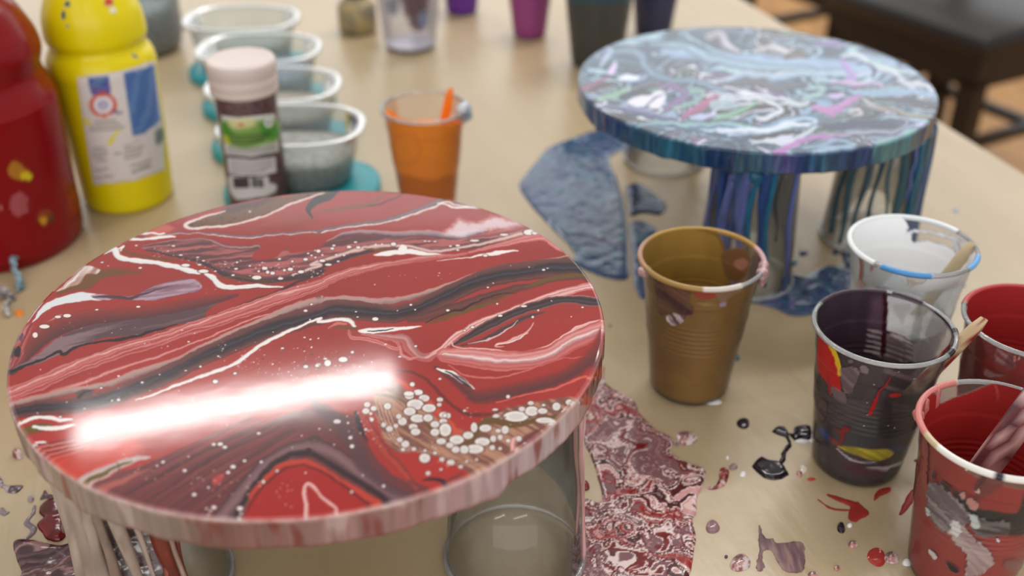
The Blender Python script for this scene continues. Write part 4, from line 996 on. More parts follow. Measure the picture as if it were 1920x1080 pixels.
b.poly(O_(1290,420,1340,405,1340,600,1300,780,1210,720,1260,600), (136,136,132), 3, .9, setalpha=.7, rough=4)
b.poly(O_(1020,680,1130,690,1250,790,1200,780,1060,720), (214,206,204), 2, .9, rough=3)
s = Paint(1510, 520, 1810, 930, 1.2, (90,70,80), 0, 1.6, 10)
s.poly(O_(300,660,380,720,440,820,490,950,510,1080,300,1080), (178,26,28), 1.2)
s.poly(O2(160,0,300,-10,325,130,330,240,260,190,200,140,160,90), (176,26,30), 1.5)
s.ribbon(O_(370,720,420,800,470,900,500,1000,505,1080), [2,5,4,4,4], (214,180,40), 1.2)
s.ribbon(O2(300,0,315,40,322,100), [4,4,2], (206,170,40), 1.2)
s.poly(O2(330,50,400,30,480,60,470,130,440,200,400,260,350,230,330,150), (150,130,136), 2, .8, rough=3, stripe=(.8,.8,6,(110,92,98)))
s.poly(O2(245,190,310,210,370,260,375,330,310,310,260,260), (128,110,114), 2, .75, rough=2)
s.poly(O2(480,30,530,20,560,60,545,100,500,80), (150,136,140), 1.5, .8)
s.poly(O_(590,950,620,935,650,955,640,980,600,975), (140,124,130), 1, .7)
s.ribbon(O2(735,120,690,190,640,240,610,310,585,370,570,415), [1.5,2,2,4,5,4], (170,24,34), 1)
s.poly(O2(720,260,780,245,830,255,800,280,740,285), (176,50,44), 1.5)
s.poly(O2(250,500,320,550,360,510,410,540,370,580,350,640,320,640,320,580), (136,34,38), 2, .9, rough=2)
s.ribbon(O2(225,90,235,170,245,260), [2,3,2], (150,30,34), 1)
s.poly(O2(150,300,215,330,210,440,160,500), (96,86,70), 3, .7, stripe=(.9,1,5,(60,48,54)))
for x_, y_ in ((545,322),(600,180),(715,510),(520,510),(765,525),(925,130),(800,80),(545,425)):
    s.dot(*O2(x_, y_)[0], 2.2, 1.4, (196,190,196))
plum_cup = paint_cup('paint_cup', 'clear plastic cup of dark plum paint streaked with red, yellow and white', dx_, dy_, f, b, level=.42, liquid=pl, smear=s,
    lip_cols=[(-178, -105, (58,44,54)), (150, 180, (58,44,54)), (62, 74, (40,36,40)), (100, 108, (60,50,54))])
sd = thing('stir_stick', 'short wooden stir stick with red paint leaning out of the plum cup', 'stick', dx_, dy_, .02)
def stick_col(V):
    z = V[:, 2]; n = fbm(V[:, 0] * 500, z * 120, 3, 2)
    return np.where(((n > .56) & (z > .03))[:, None], np.array((140, 26, 36.)), np.array((214, 188, 150.)))
link('stick', stick(sd, (.006, -.004, .004), (.0445, -.010, .0795), .0042, stick_col), painted('stick_paint', .5), sd)

# red, at the right edge
S_ = fr(1760, 500, 4.906)
r2x, r2y = at_h(1942, 601, CUP_H)
f = Paint(1790, 510, 2100, 850, 1.0, (160, 48, 46), .98, 1.5)
f.poly(S_(280,480,420,640,560,720,800,760,800,900,500,900,400,700,350,540,300,900,280,900), (150,90,86), 4, .9, setalpha=.5)
f.poly(S_(270,500,340,530,400,700,450,830,440,1000,270,1000), (140,44,44), 4, .95, setalpha=1)
f.poly(S_(430,830,560,880,800,880,800,1000,430,1010), (176,56,50), 6, .9, setalpha=1)
b = Paint(1790, 510, 2100, 850, 1.0, (158, 42, 44), 1)
s = Paint(1790, 510, 2100, 850, 1.0, (170,140,140), 0, 2, 9)
s.poly(S_(530,760,580,715,640,730,680,850,640,890,540,880), (176,140,144), 3, .85, rough=4, stripe=(.7,1,6,(140,60,60)))
s.poly(S_(620,840,690,830,700,930,630,920), (100,60,64), 3, .7, rough=3)
s.poly(S_(430,940,520,980,600,1000,440,1010), (190,150,150), 3, .6, rough=3)
for x_, y_ in ((700,830),(735,850),(740,835),(700,860)):
    s.dot(*S_(x_, y_)[0], 2.5, 3, (210,130,120))
red2 = paint_cup('paint_cup', 'clear cup of brick red paint at the right edge behind the front cup', r2x, r2y, f, b, level=.45, liquid=(160, 44, 44), smear=s,
    lip_cols=[(-180, -88, (176,62,62)), (150, 180, (176,62,62))])
# red, front
U_ = fr(1700, 680, 2.7)
r1x, r1y = at_h(1877, 801, CUP_H)
f = Paint(1700, 690, 2080, 1300, 1.0, (164, 54, 50), 1, 1.5)
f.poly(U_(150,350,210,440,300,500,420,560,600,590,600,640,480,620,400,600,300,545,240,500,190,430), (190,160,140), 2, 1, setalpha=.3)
f.poly(U_(390,545,480,560,490,620,350,700,340,680), (120,60,60), 3, .8)
f.poly(U_(240,640,340,730,440,750,560,760,600,650,600,860,450,860,330,800,260,730), (42,36,36), 3, .97)
f.poly(U_(80,840,260,830,420,900,600,900,600,1100,90,1080), (168,66,62), 12, .9)
b = Paint(1700, 690, 2080, 1300, 1.0, (162, 44, 42), 1, 1.0)
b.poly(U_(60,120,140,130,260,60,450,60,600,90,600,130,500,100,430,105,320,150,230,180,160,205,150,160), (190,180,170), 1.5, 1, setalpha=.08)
b.ribbon(U_(445,105,460,150,450,200), [2,2,1], (186,84,76), 1.5)
s = Paint(1700, 690, 2080, 1300, 1.0, (120,110,112), 0, 2.5, 9)
s.poly(U_(100,620,180,620,250,690,300,740,310,800,230,870,160,840,110,760), (104,94,98), 2, .9, rough=5, stripe=(.8,1.1,6,(150,140,142)))
s.poly(U_(210,860,290,830,330,880,420,950,440,1010,400,1060,300,1080,300,980), (170,140,140), 2, .85, rough=5, stripe=(.7,1,7,(196,176,174)))
s.poly(U_(300,700,330,685,365,715,355,750,320,740), (186,130,124), 1.5, .95, rough=2)
s.poly(U_(265,665,290,655,300,680,280,695), (190,140,136), 1.5, .95)
s.poly(U_(310,760,360,780,420,800,520,810,510,870,440,880,380,880,330,840), (120,112,112), 2, .85, rough=5, stripe=(.2,1,5,(70,62,62)))
s.poly(U_(320,770,360,790,370,840,330,830), (190,200,196), 2, .9, rough=3)
s.poly(U_(220,820,260,800,280,850,240,880), (206,206,206), 2, .9, rough=4)
s.poly(U_(110,940,140,960,155,985,140,1000,120,980), (206,196,196), 1.2, .95)
s.poly(U_(195,1010,240,1030,270,1060,240,1065,210,1040), (50,40,42), 1.2, .95)
s.poly(U_(125,560,140,555,138,590,125,585), (60,44,46), 1.2); s.poly(U_(165,605,200,610,230,650,200,650), (60,46,50), 1.5)
s.poly(U_(95,730,115,750,120,780,100,770), (186,200,196), 1.2, .9); s.poly(U_(340,650,370,640,370,660), (206,160,150), 1)
s.poly(U_(450,890,470,895,465,915), (220,206,206), 1)
s.poly(U_(500,1010,560,1000,580,1040,520,1050), (176,120,116), 4, .5, rough=3)
s.ribbon(U_(95,360,98,480,92,600,100,640), [2,3,3,3], (140,56,52), 1.5)
s.ribbon(U_(303,500,302,545), [1.6,1.6], (232,226,222), .8)
s.ribbon(U_(410,548,390,590,350,640), [4,6,4], (90,52,54), 1.5, .9)
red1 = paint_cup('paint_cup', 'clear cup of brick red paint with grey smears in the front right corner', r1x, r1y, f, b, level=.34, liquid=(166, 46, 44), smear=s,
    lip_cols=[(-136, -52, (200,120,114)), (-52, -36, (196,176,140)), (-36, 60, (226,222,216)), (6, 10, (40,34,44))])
fa = math.atan2(-r1y, -r1x)
for a, hh, r in ((-118, CUP_H - .008, (.0022, .003, .009)), (-100, CUP_H - .006, (.0025, .004, .006)), (-80, CUP_H - .003, (.0024, .004, .003))):
    blob(red1, 'paint_run', ((CUP_R - .0012) * math.cos(fa + math.radians(a)), (CUP_R - .0012) * math.sin(fa + math.radians(a)), hh), r, (196, 116, 112))
ss = thing('stir_stick', 'stir stick caked in marbled pink and plum paint in the front red cup', 'stick', r1x, r1y, .03)
def marb_col(V): return marble(V[:, 0] * 260, V[:, 2] * 120, 3, [(200,150,148), (110,64,66), (170,90,88), (84,54,60), (214,176,172)], 5, .4, 3)
link('stick', stick(ss, (-.012, .0, .004), (.030, .012, .098), .0082, marb_col), M_spill, ss)

# orange, behind the red canvas
V_ = fr(360, 0, 2.7)
ox, oy = at_h(795, 200, CUP_H * .93)
f = Paint(690, 150, 900, 420, 1.0, (252, 150, 0), 1, 1.5)
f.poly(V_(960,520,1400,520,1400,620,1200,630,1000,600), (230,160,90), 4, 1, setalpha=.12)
f.poly(V_(1020,880,1200,910,1350,880,1350,1000,1040,1000), (214,116,0), 4)
b = Paint(690, 150, 900, 420, 1.0, (220, 196, 170), .12)
b.poly(V_(980,560,1060,600,1200,620,1380,600,1400,800,980,800), (252,150,0), 3, 1)
s = Paint(690, 150, 900, 420, 1.0, (240, 150, 60), 0)
s.poly(V_(1030,700,1130,690,1150,800,1050,830), (244,150,60), 6, .6)
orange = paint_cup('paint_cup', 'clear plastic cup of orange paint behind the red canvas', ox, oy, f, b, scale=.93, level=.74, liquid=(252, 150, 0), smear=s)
so = thing('stir_stick', 'orange painted stir stick standing in the orange paint cup', 'stick', ox, oy, .03)
link('stick', stick(so, (.006, .004, .0), (.0205, .008, .064), .0034), principled('orange_stick', (230, 120, 20), .35), so)
M_foil = bump(mottle(principled('foil', (200, 215, 225), .25, .3), (236,240,244), (96,130,160), 90, 3), 200, .8, .003)
fp = thing('foil_scrap', 'crumpled silver foil scrap stuck on the rim of the orange cup', 'foil', ox + .030, oy + .000, .077)
blob(fp, 'crumpled_foil', (0, 0, 0), (.0065, .005, .0085), None, M_foil)

# ------------------------------------------------------------------ bottles and jars
def px_profile(Y, rows):
    """(image row of the ring's centre, half width in pixels) -> (radius, height) for a thing that stands at distance Y"""
    out = []
    for py, hw in rows:
        h = h_at(py, Y)
        out.append((max(hw * depth(Y, h) / F, 0.0005), max(h, 0.0004)))
    return out
def refine(prof, n=4):
    Pp = smooth(prof, n); return [(max(r, 0.0004), max(z, 0.0004)) for r, z in Pp]
def wrap_patch(root, name, X, Y, prof, pt, mat, a0=-95, a1=95, lift=0.0004, seg=150):
    face = math.atan2(-Y, -X)
    V = np.array([[((r + lift) * math.cos(a), (r + lift) * math.sin(a), z) for a in face + np.radians(np.linspace(a0, a1, seg))] for r, z in prof]).reshape(-1, 3)
    C = pt.sample(*proj(X + V[:, 0], Y + V[:, 1], V[:, 2]))
    return link(name, mesh(name, V, grid_quads(seg, len(prof)), C), mat, root)
def body_rows(prof, z0, z1, n=110):
    r = np.array([p[0] for p in prof]); z = np.array([p[1] for p in prof])
    zz = np.linspace(z0, z1, n); return list(zip(np.interp(zz, z, r), zz))
def paint_bottle(label, X, Y, rows, col, pt, name, cap_rows, capcol):
    root = thing('paint_bottle', label, 'bottle', X, Y)
    prof = refine(px_profile(Y, rows))
    m = principled('bottle_' + name, col, 0.24, spec=0.35)
    link('body', lathe('body', [(0.0005, 0.0006)] + prof, 96), m, root)
    cp = px_profile(Y, cap_rows)
    link('cap', lathe('cap', cp, 48), principled('cap_' + name, capcol, 0.3), root)
    wrap_patch(root, 'label' if name == 'yellow' else 'paint_stain', X, Y, body_rows(prof, 0.004, min(prof[-1][1], .30)), pt, M_smear)
    return root
E_ = fr(0, 0, 2.0); L_ = fr(130, 120, 4.5)
yx, yy = at_h(243, 367)
pt = Paint(60, -10, 340, 420, 1.6, (230, 226, 222), 0, 0.8)
pt.poly([(144,146),(215,136),(290,114),(306,240),(309,318),(250,338),(176,346),(160,250)], (218,210,208), 1, 1, sm=False)
pt.poly(L_(455,75,560,55,715,5,765,480,640,580,535,605), (78,112,172), 1.5, 1, sm=False)
for k in range(26):
    y0 = 85 + k * 19
    pt.ribbon(L_(470+k*2.6,y0+5,600+k*2,y0-22,712+k*2,y0-62), [.8,.8,.8], (112,142,192), .8, .7)
pt.poly(L_(155,115,330,95,352,250,185,265), (78,92,156), 1.5, 1, sm=False)
pt.ribbon(L_(190,150,300,130), 1.5, (110,150,180), 1, .8); pt.ribbon(L_(190,180,260,170), 1.5, (110,150,180), 1, .8); pt.ribbon(L_(195,220,340,195), 2.5, (140,96,160), 1, .8)
q0 = L_(285, 345)[0]
pt.dot(*q0, 26, 23, (206,84,56)); pt.dot(*q0, 19, 17, (222,214,222)); pt.dot(*q0, 9, 8, (150,144,190)); pt.dot(*q0, 4, 4, (206,200,214))
pt.ribbon(L_(370,405,440,410), 2.5, (70,70,130), 1, .9)
for (x0, x1, y0, y1) in ((220,390,490,470),(180,430,530,505),(170,460,560,535),(460,590,690,650),(470,620,730,690),(460,610,770,735),(470,600,800,770),(520,690,855,810),(190,310,720,705),(190,320,755,740),(200,320,785,770),(230,320,820,808),(215,320,900,885),(220,370,965,940),(380,430,755,750)):
    pt.ribbon(L_(x0,y0,(x0+x1)/2,(y0+y1)/2+2,x1,y1), 1.6, (120,116,116), 1.2, .65)
pt.ribbon(L_(540,910,680,860), 3.5, (120,116,116), 1.5, .7)
pt.poly(L_(725,570,790,540,795,640,735,680), (110,124,120), 3, .9); pt.ribbon(L_(340,670,370,620,420,560), [4,3.5,2], (226,212,60), 1.5)
pt.ribbon(L_(130,480,165,500), 4, (226,212,60), 2)
for (x_, y_, rx, ry, c_) in ((126,8,6,5,(40,80,60)),(119,28,4,9,(40,70,60)),(204,4,9,8,(200,70,40)),(212,20,7,5,(230,226,200)),(126,50,3,3,(120,120,40)),(253,105,6,3,(90,90,60))):
    pt.dot(x_, y_, rx, ry, c_)
yb = paint_bottle('plastic bottle of bright yellow paint with a blue and white label', yx, yy, [(373,66),(368,76),(360,80),(345,81.5),(250,88),(140,96.5),(128,98),(116,99),(104,97.5),(94,94),(86,89),(78,86.5),(72,88),(62,92),(40,92),(18,89),(0,83),(-30,70),(-60,48),(-75,32)], (226, 206, 10), pt, 'yellow', [(-70,34),(-75,38),(-130,40),(-132,36),(-134,2)], (226, 206, 10))
rx_, ry_ = at_h(8, 447)
pt = Paint(-120, -10, 200, 540, 1.2, (160, 20, 30), 0, 2.0, 9)
pt.poly(E_(30,620,60,600,110,640,120,670,80,680,30,660), (190,150,40), 3, .8, rough=3); pt.poly(E_(80,645,120,650,115,675,80,672), (206,190,30), 2, .9)
pt.poly(E_(35,760,60,720,100,730,108,780,80,815,45,800), (190,120,126), 3, .7, rough=5); pt.poly(E_(140,790,180,780,205,815,170,845,140,830), (150,90,40), 4, .7, rough=5)
pt.poly(E_(150,815,175,815,170,845,150,840), (206,170,40), 2, .8); pt.poly(E_(185,815,205,812,200,835,186,832), (60,60,40), 1.5, .8)
pt.poly(E_(245,740,285,700,300,780,270,820,250,800), (176,60,40), 6, .6, rough=4); pt.poly(E_(0,765,8,770,8,790,0,795), (220,170,160), 2, .8)
rbt = paint_bottle('large plastic bottle of dark red paint at the left edge', rx_, ry_, [(452,128),(446,138),(435,143),(420,145),(300,154),(200,163),(182,162),(166,157),(150,150),(138,147),(128,148),(112,154),(98,157),(78,155),(58,149),(20,132),(0,118),(-40,85),(-65,55),(-78,42)], (128, 2, 14), pt, 'red', [(-72,44),(-80,50),(-140,52),(-142,48),(-144,2)], (150, 10, 24))

# jar of dark sugar pearls
jx, jy = at_h(490, 398)
J_ = fr(380, 70, 3.485)
jar = thing('sprinkle_jar', 'clear jar of dark red granules with a pale screw lid and green label', 'jar', jx, jy)
jp = px_profile(jy, [(401,50),(396,54),(388,56),(300,57),(182,58),(172,57),(168,54),(160,54)])
link('body', lathe('body', [(0.0005, 0.0006)] + jp, 72), M_clear, jar)
M_gran = bump(mottle(principled('granules', (86, 36, 44), 0.35), (52,18,26), (136,84,88), 420, 3), 500, 1.0, .002)
ip = [(r - .0012, z + .0008) for r, z in px_profile(jy, [(399,50),(388,56),(300,57),(182,58),(176,56),(175,2)])]
link('granules', lathe('granules', [(0.0005, 0.0012)] + ip, 64), M_gran, jar)
lp = px_profile(jy, [(170,57),(168,63),(160,63.5),(157,62),(154,63.5),(140,64),(137,62.5),(134,64),(120,65),(113,64.5),(109,62),(108.5,56),(110,52),(110,1)])
link('lid', lathe('lid', lp, 72), bump(principled('lid_plastic', (206, 190, 184), 0.4), 60, .1), jar)
pt = Paint(400, 190, 560, 410, 2.0, (200, 200, 200), 0, 0.6)
pt.poly(J_(122,510,230,525,470,498,490,620,497,745,320,780,150,765,130,640), (206,206,206), 1, 1, sm=False)
pt.poly(J_(122,545,230,560,480,540,490,670,400,700,270,730,160,690,135,640), (110,150,70), 6, .95)
pt.poly(J_(130,560,180,580,190,640,140,640), (70,130,40), 5, .9); pt.poly(J_(380,560,485,580,488,650,400,650), (64,140,50), 5, .9); pt.poly(J_(170,540,320,530,340,580,200,600), (206,200,150), 6, .9)
pt.poly(J_(140,640,170,650,180,700,150,690), (190,190,40), 4, .8)
pt.dot(*J_(430,560)[0], 8, 8, (220,222,220)); pt.dot(*J_(430,560)[0], 4, 3, (90,80,90)); pt.dot(*J_(250,572)[0], 6, 3, (196,110,70))
for k, (a, b_) in enumerate(((180,440),(180,430),(190,400))):
    pt.ribbon(J_(a,640+k*26,(a+b_)/2,645+k*24,b_,622+k*24), 2.2, (60,80,40), 1, .7)
for k in range(3):
    pt.ribbon(J_(165,715+k*18,320,728+k*16,480,705+k*14), 1.3, (110,104,106), 1, .7)
pt.poly(J_(160,785,320,800,475,780,482,880,400,900,250,905,172,890), (206,204,208), 1, 1, sm=False)
for k in range(5):
    pt.ribbon(J_(185,805+k*19,320,815+k*18,455+(-40 if k == 4 else 0),800+k*17), 1.3, (120,116,120), 1, .7)
pt.poly(J_(172,912,300,920,420,908,440,950,480,960,470,1010,400,1040,250,1060,190,1030), (200,198,202), 1, 1, rough=2)
for k in range(16):
    xk = 205 + k * 12.5
    if 8 <= k < 9: continue
    pt.ribbon(J_(xk,925,xk+6,978), 1.0 + (k * 7 % 3) * .4 if k > 7 else 2.4, (64,58,62), .6)
wrap_patch(jar, 'label', jx, jy, body_rows(px_profile(jy, [(388,56),(300,57),(182,58)]), .004, h_at(190, jy), 150), pt, M_smear, -80, 80, .0005, 170)

# ------------------------------------------------------------------ glitter tubs
def super_ring(a, b, n=64, e=2.6):
    t = np.arange(n) * 2 * math.pi / n
    return np.sign(np.cos(t)) * np.abs(np.cos(t)) ** (2 / e) * a, np.sign(np.sin(t)) * np.abs(np.sin(t)) ** (2 / e) * b
def loft(name, rings, cap=True, n=64):
    V = []
    for a, b, z in rings:
        x, y = super_ring(a, b, n); V += list(zip(x, y, [z] * n))
    return mesh(name, V, grid_quads(n, len(rings), True))
M_tub = clear_plastic('tub_plastic', (232, 240, 240), haze=0.20, rough=0.15)
M_teal = principled('teal_lid', (40, 150, 160), 0.35)
def tub(label, px, py, c1, c2, rot=0.0, lid=True):
    X, Y = at_h(px, py, .056)
    root = thing('glitter_tub', label, 'container', X, Y, .0095 if lid else .0003, rot)
    a, b, z = .0585, .044, .045
    link('body', loft('body', [(.0004, .0004, .001), (a * .72, b * .72, .0008), (a * .78, b * .78, .003), (a * .90, b * .90, z - .006), (a * .92, b * .92, z)]), M_tub, root)
    link('rim', loft('rim', [(a * .90, b * .90, z - .001), (a * .93, b * .92, z + .0015), (a, b, z + .0015), (a * 1.01, b * 1.01, z), (a, b, z - .003)]), M_soft, root)
    mc = bump(mottle(principled('glitter', c1, 0.3, 0.3), c1, c2, 260, 3), 500, 1.0, .003)
    link('glitter', loft('glitter', [(a * .70, b * .70, .002), (a * .76, b * .76, .004), (a * .84, b * .84, z * .55), (a * .6, b * .6, z * .62), (.0005, .0005, z * .66)]), mc, root)
    if lid:
        lt = thing('tub_lid', label.replace('tub of', 'lid under the tub of').replace('clear oval', 'teal plastic'), 'lid', X + .006, Y - .008, .0003, rot)
        link('lid_plate', loft('lid_plate', [(.0004, .0004, .009), (a * .9, b * .95, .009), (a * 1.04, b * 1.06, .0085), (a * 1.07, b * 1.1, .006), (a * 1.07, b * 1.1, .0)]), M_teal, lt)
    return root
tub('clear oval tub of silver glitter beside the sprinkle jar', 545, 232, (140, 140, 134), (206, 204, 200))
tub('clear oval tub of brownish grey glitter just behind the sprinkle jar lid', 512, 156, (150, 132, 116), (196, 190, 180))
tub('clear oval tub of blue glitter, third in the row of tubs', 485, 88, (80, 100, 140), (170, 186, 200))
tub('clear oval tub of beige glitter, farthest in the row of tubs', 452, 32, (176, 168, 150), (206, 204, 196))
gx2, gy2 = at_h(268, 92)
gj = thing('glitter_jar', 'round clear jar of dark grey green glitter behind the yellow bottle', 'jar', gx2, gy2)
link('wall', lathe('wall', [(.0005, .0006), (.036, .0006), (.043, .006), (.046, .02), (.046, .055), (.043, .062), (.041, .064), (.041, .072), (.039, .072), (.039, .06)], 64), M_tub, gj)
link('glitter', lathe('glitter', [(.0005, .002), (.034, .002), (.041, .008), (.044, .02), (.044, .046), (.03, .049), (.0005, .05)], 64), bump(mottle(principled('dark_glitter', (90, 104, 100), .3, .3), (48,58,54), (140,156,156), 200, 3), 400, 1, .003), gj)

# ------------------------------------------------------------------ things at the far end of the table
def far_cup(label, px, py, scale, col, rim=None, level=.75, alpha=.8, extra=None):
    X, Y = at_h(px, py)
    f = Paint(px - 160, -400, px + 160, py + 60, .5, col, alpha)
    if rim is not None: f.poly([(px-160,-400),(px+160,-400),(px+160,rim[0]),(px-160,rim[0])], rim[1], 6, 1, sm=False, setalpha=1)
    if extra: extra(f)
    return paint_cup('paint_cup', label, X, Y, f, f, scale=scale, level=level, liquid=col)
far_cup('small clear cup of pink paint on the far table', 993, 66, .80, (190, 70, 160), level=.8, alpha=.75)
far_cup('small cup of violet paint at the top edge of the photo', 866, 22, .80, (130, 30, 190), level=.5, alpha=.8)
far_cup('large dark cup with a teal stained rim behind the blue canvas', 1118, 118, 1.14, (58, 58, 56), rim=(8, (20, 70, 90)), level=.7, alpha=1)
far_cup('cup of dark navy paint behind the blue canvas', 1224, 62, .88, (20, 34, 88), level=.8, alpha=1)
def stain(f):
    f.poly([(752,-10),(800,-10),(798,40),(785,58),(768,40)], (86,44,64), 6, .9, setalpha=.9, rough=6); f.poly([(725,0),(748,-5),(745,25),(730,25)], (110,120,150), 6, .9, setalpha=.7)
    f.poly([(782,30),(800,20),(800,50),(788,55)], (120,140,180), 5, .9, setalpha=.8)
far_cup('clear cup with dark leftover stains at the top of the photo', 770, 88, 1.18, (196, 190, 204), level=.06, alpha=.22, extra=stain)
bx_, by_ = at_h(672, 58)
gb = thing('glitter_bottle', 'small bottle of grey and gold glitter with a dark cap at the top edge', 'bottle', bx_, by_)
link('body', lathe('body', [(.0005, .0006), (.020, .0006), (.022, .004), (.022, .030), (.018, .036), (.012, .040), (.012, .046)], 48), bump(mottle(principled('gold_glitter', (150, 138, 116), .3, .2), (120,116,112), (186,164,112), 60, 3), 300, 1, .002), gb)
link('cap', lathe('cap', [(.013, .042), (.014, .044), (.014, .062), (.012, .063), (.0005, .063)], 40), principled('dark_cap', (60, 62, 72), .35), gb)

# ------------------------------------------------------------------ chairs beyond the table
M_seat = bump(principled('black_vinyl', (30, 26, 25), 0.38), 300, .2, .001)
M_cw = principled('black_lacquer', (22, 17, 15), 0.35)
def chair(label, cpx, cpy, tpx, tpy, sz=.44):
    hs = -.275
    c0 = np.array(at_h(cpx, cpy, hs)); c1 = np.array(at_h(tpx, tpy, hs))
    u = (c1 - c0) / np.linalg.norm(c1 - c0); v = np.array([u[1], -u[0]])
    if v[0] < 0: v = -v
    ctr = c0 + (u + v) * sz / 2
    a = math.atan2(v[1], v[0])
    root = thing('chair', label, 'chair', ctr[0], ctr[1], -TZ, a, 'black chairs beside the table')
    H = TZ + hs
    link('seat', bm_mesh('seat', lambda bm: add_box(bm, (0, 0, H - .025), (sz, sz, .055), 0, .018), True), M_seat, root)
    link('seat_frame', bm_mesh('seat_frame', lambda bm: add_box(bm, (0, 0, H - .08), (sz - .02, sz - .02, .065), 0, .004)), M_cw, root)
    for sx in (-1, 1):
        for sy in (-1, 1):
            link('leg', bm_mesh('leg', lambda bm: add_box(bm, (sx * (sz / 2 - .032), sy * (sz / 2 - .032), (H - .09) / 2), (.044, .044, H - .09), 0, .004)), M_cw, root)
        link('stretcher', bm_mesh('stretcher', lambda bm: add_box(bm, (sx * (sz / 2 - .032), 0, .16), (.022, sz - .06, .022))), M_cw, root)
        link('stretcher', bm_mesh('stretcher', lambda bm: add_box(bm, (0, sx * (sz / 2 - .032), .22), (sz - .06, .022, .022))), M_cw, root)
        link('back_post', bm_mesh('back_post', lambda bm: add_box(bm, (sz / 2 - .025, sx * (sz / 2 - .03), H + .22), (.035, .04, .46), 0, .004)), M_cw, root)
    link('backrest', bm_mesh('backrest', lambda bm: add_box(bm, (sz / 2 - .025, 0, H + .32), (.03, sz - .1, .24), 0, .01), True), M_seat, root)
    return root
chair('black upholstered chair nearer to the right edge of the photo', 1852, 74, 1640, 2)
chair('black chair farther back, cut by the top edge of the photo', 1600, -50, 1440, -104)

# ------------------------------------------------------------------ spilled paint on the table
def spill(name, label, pts, colf, thick=.0014, res=.0011, edge=.004, cat='paint spill', mat=None, lumps=.0004, sm=True, group=None, ragged=0.0004):
    w = np.array([at_h(*p) for p in pts]); w = smooth_closed(w, 5) if sm else w
    c = w.mean(0); w = w - c
    lo, hi = w.min(0) - res * 2, w.max(0) + res * 2
    nx, ny = max(int((hi[0] - lo[0]) / res), 6), max(int((hi[1] - lo[1]) / res), 6)
    gx, gy = np.meshgrid(np.linspace(lo[0], hi[0], nx), np.linspace(lo[1], hi[1], ny))
    d = sdf_poly(gx, gy, w) + ragged * (fbm(gx * 260, gy * 260, 15, 3) - .5) * 2
    cell = (hi[0] - lo[0]) / (nx - 1)
    keep = (d < 0)
    quad = keep[:-1, :-1] | keep[1:, :-1] | keep[:-1, 1:] | keep[1:, 1:]
    # pull the outside corners of the border cells onto the outline
    gdy, gdx = np.gradient(d, gy[:, 0], gx[0]); gl = np.hypot(gdx, gdy) + 1e-9
    out = d > 0
    gx = np.where(out, gx - gdx / gl * d, gx); gy = np.where(out, gy - gdy / gl * d, gy)
    e = np.clip(-d / edge, 0, 1)
    z = thick * np.sqrt(np.clip(1 - (1 - e) ** 2, 0, 1)) + lumps * 2 * (fbm(gx * 140, gy * 140, 7, 3) - .4) * e
    z = np.maximum(z, 0) + .00015
    C = colf(gx.ravel() * 100, gy.ravel() * 100)
    idx = grid_quads(nx, ny)[quad.ravel()]
    used = np.unique(idx); mp = np.zeros(nx * ny, int); mp[used] = np.arange(len(used))
    C = deep(C)
    V = np.stack([gx.ravel(), gy.ravel(), z.ravel()], -1)[used]
    o = link(name, mesh(name, V, mp[idx], C[used]), mat or M_spill, None, (c[0], c[1], TZ))
    return tag(o, label, cat, group)
def mcol(cols, seed, freq=5, warp=.45, bands=3.2):
    return lambda x, y: marble(x, y, seed, cols, freq, warp, bands)
def pcol(cols, seed, size=2.0, bands=16, warp=.9):
    return lambda x, y: pour(x, y, seed, cols, size, bands, warp)
def flat(c, v=.08): return lambda x, y: np.array(c, float) * (1 - v + 2 * v * fbm(x * 3, y * 3, 5, 2))[:, None]
reds = [(160, 50, 46), (224, 196, 192), (120, 60, 62), (196, 140, 140), (84, 50, 54), (176, 70, 64), (214, 170, 168), (150, 110, 116), (236, 220, 216), (140, 44, 42), (228, 204, 200), (206, 158, 156), (238, 224, 222)]
X_ = fr(1060, 680, 2.7)
spill('paint_spill', 'large red, pink and plum marbled paint spill beside the red canvas', X_(195,20,208,110,340,190,380,260,460,340,540,380,545,420,528,450,600,500,700,540,705,580,690,640,670,680,665,760,645,800,660,880,650,970,625,1090,560,1160,100,1160,40,1100,40,900,88,700,170,712,182,650,130,480,75,370,60,280,120,200,180,90), pcol(reds, 4, 2.0, 18, .9), .0016, .0007, lumps=.0002)
Y_ = fr(0, 860, 4.8)
plums = [(120, 88, 90), (96, 62, 66), (176, 140, 138), (110, 70, 72), (150, 112, 112), (80, 50, 56), (140, 52, 48)]
spill('paint_spill', 'mauve and plum marbled paint spill under the left of the red canvas', Y_(120,770,180,735,300,740,440,770,580,780,760,700,1000,690,1200,720,1400,790,1580,880,1640,980,1600,1200,260,1200,200,1020,150,900), pcol(plums, 9, 2.2, 12, .8), .0022, .0009)
spill('paint_spill', 'dark red blob of paint at the lower left beside the mauve spill', Y_(330,600,390,540,350,480,400,400,520,350,590,370,600,560,590,700,520,750,430,730,370,660), mcol([(130,30,28),(110,24,24),(146,40,36),(90,60,30)], 3, 4, .4, 2), .0028, .0010)
spill('paint_spill', 'grey lilac splash of paint at the lower left edge', Y_(-20,150,20,190,60,240,200,240,200,265,150,310,60,300,40,270,-20,240), mcol([(150,134,140),(190,176,180),(110,92,100)], 6, 6, .3, 3), .0012, .0008)
spill('paint_spill', 'thin lilac trail of paint below the lilac bead', Y_(300,430,325,425,320,490,270,560,330,620,310,680,260,720,240,710,280,650,220,600,220,560,280,500), flat((150,134,140)), .0014, .0007)
spill('paint_spill', 'small lilac curl of paint beside the red canvas edge', Y_(390,300,410,285,440,320,500,330,520,380,470,400,430,360,360,370), mcol([(120,90,100),(186,170,176),(90,50,56)], 2, 8, .3, 3), .0016, .0007)
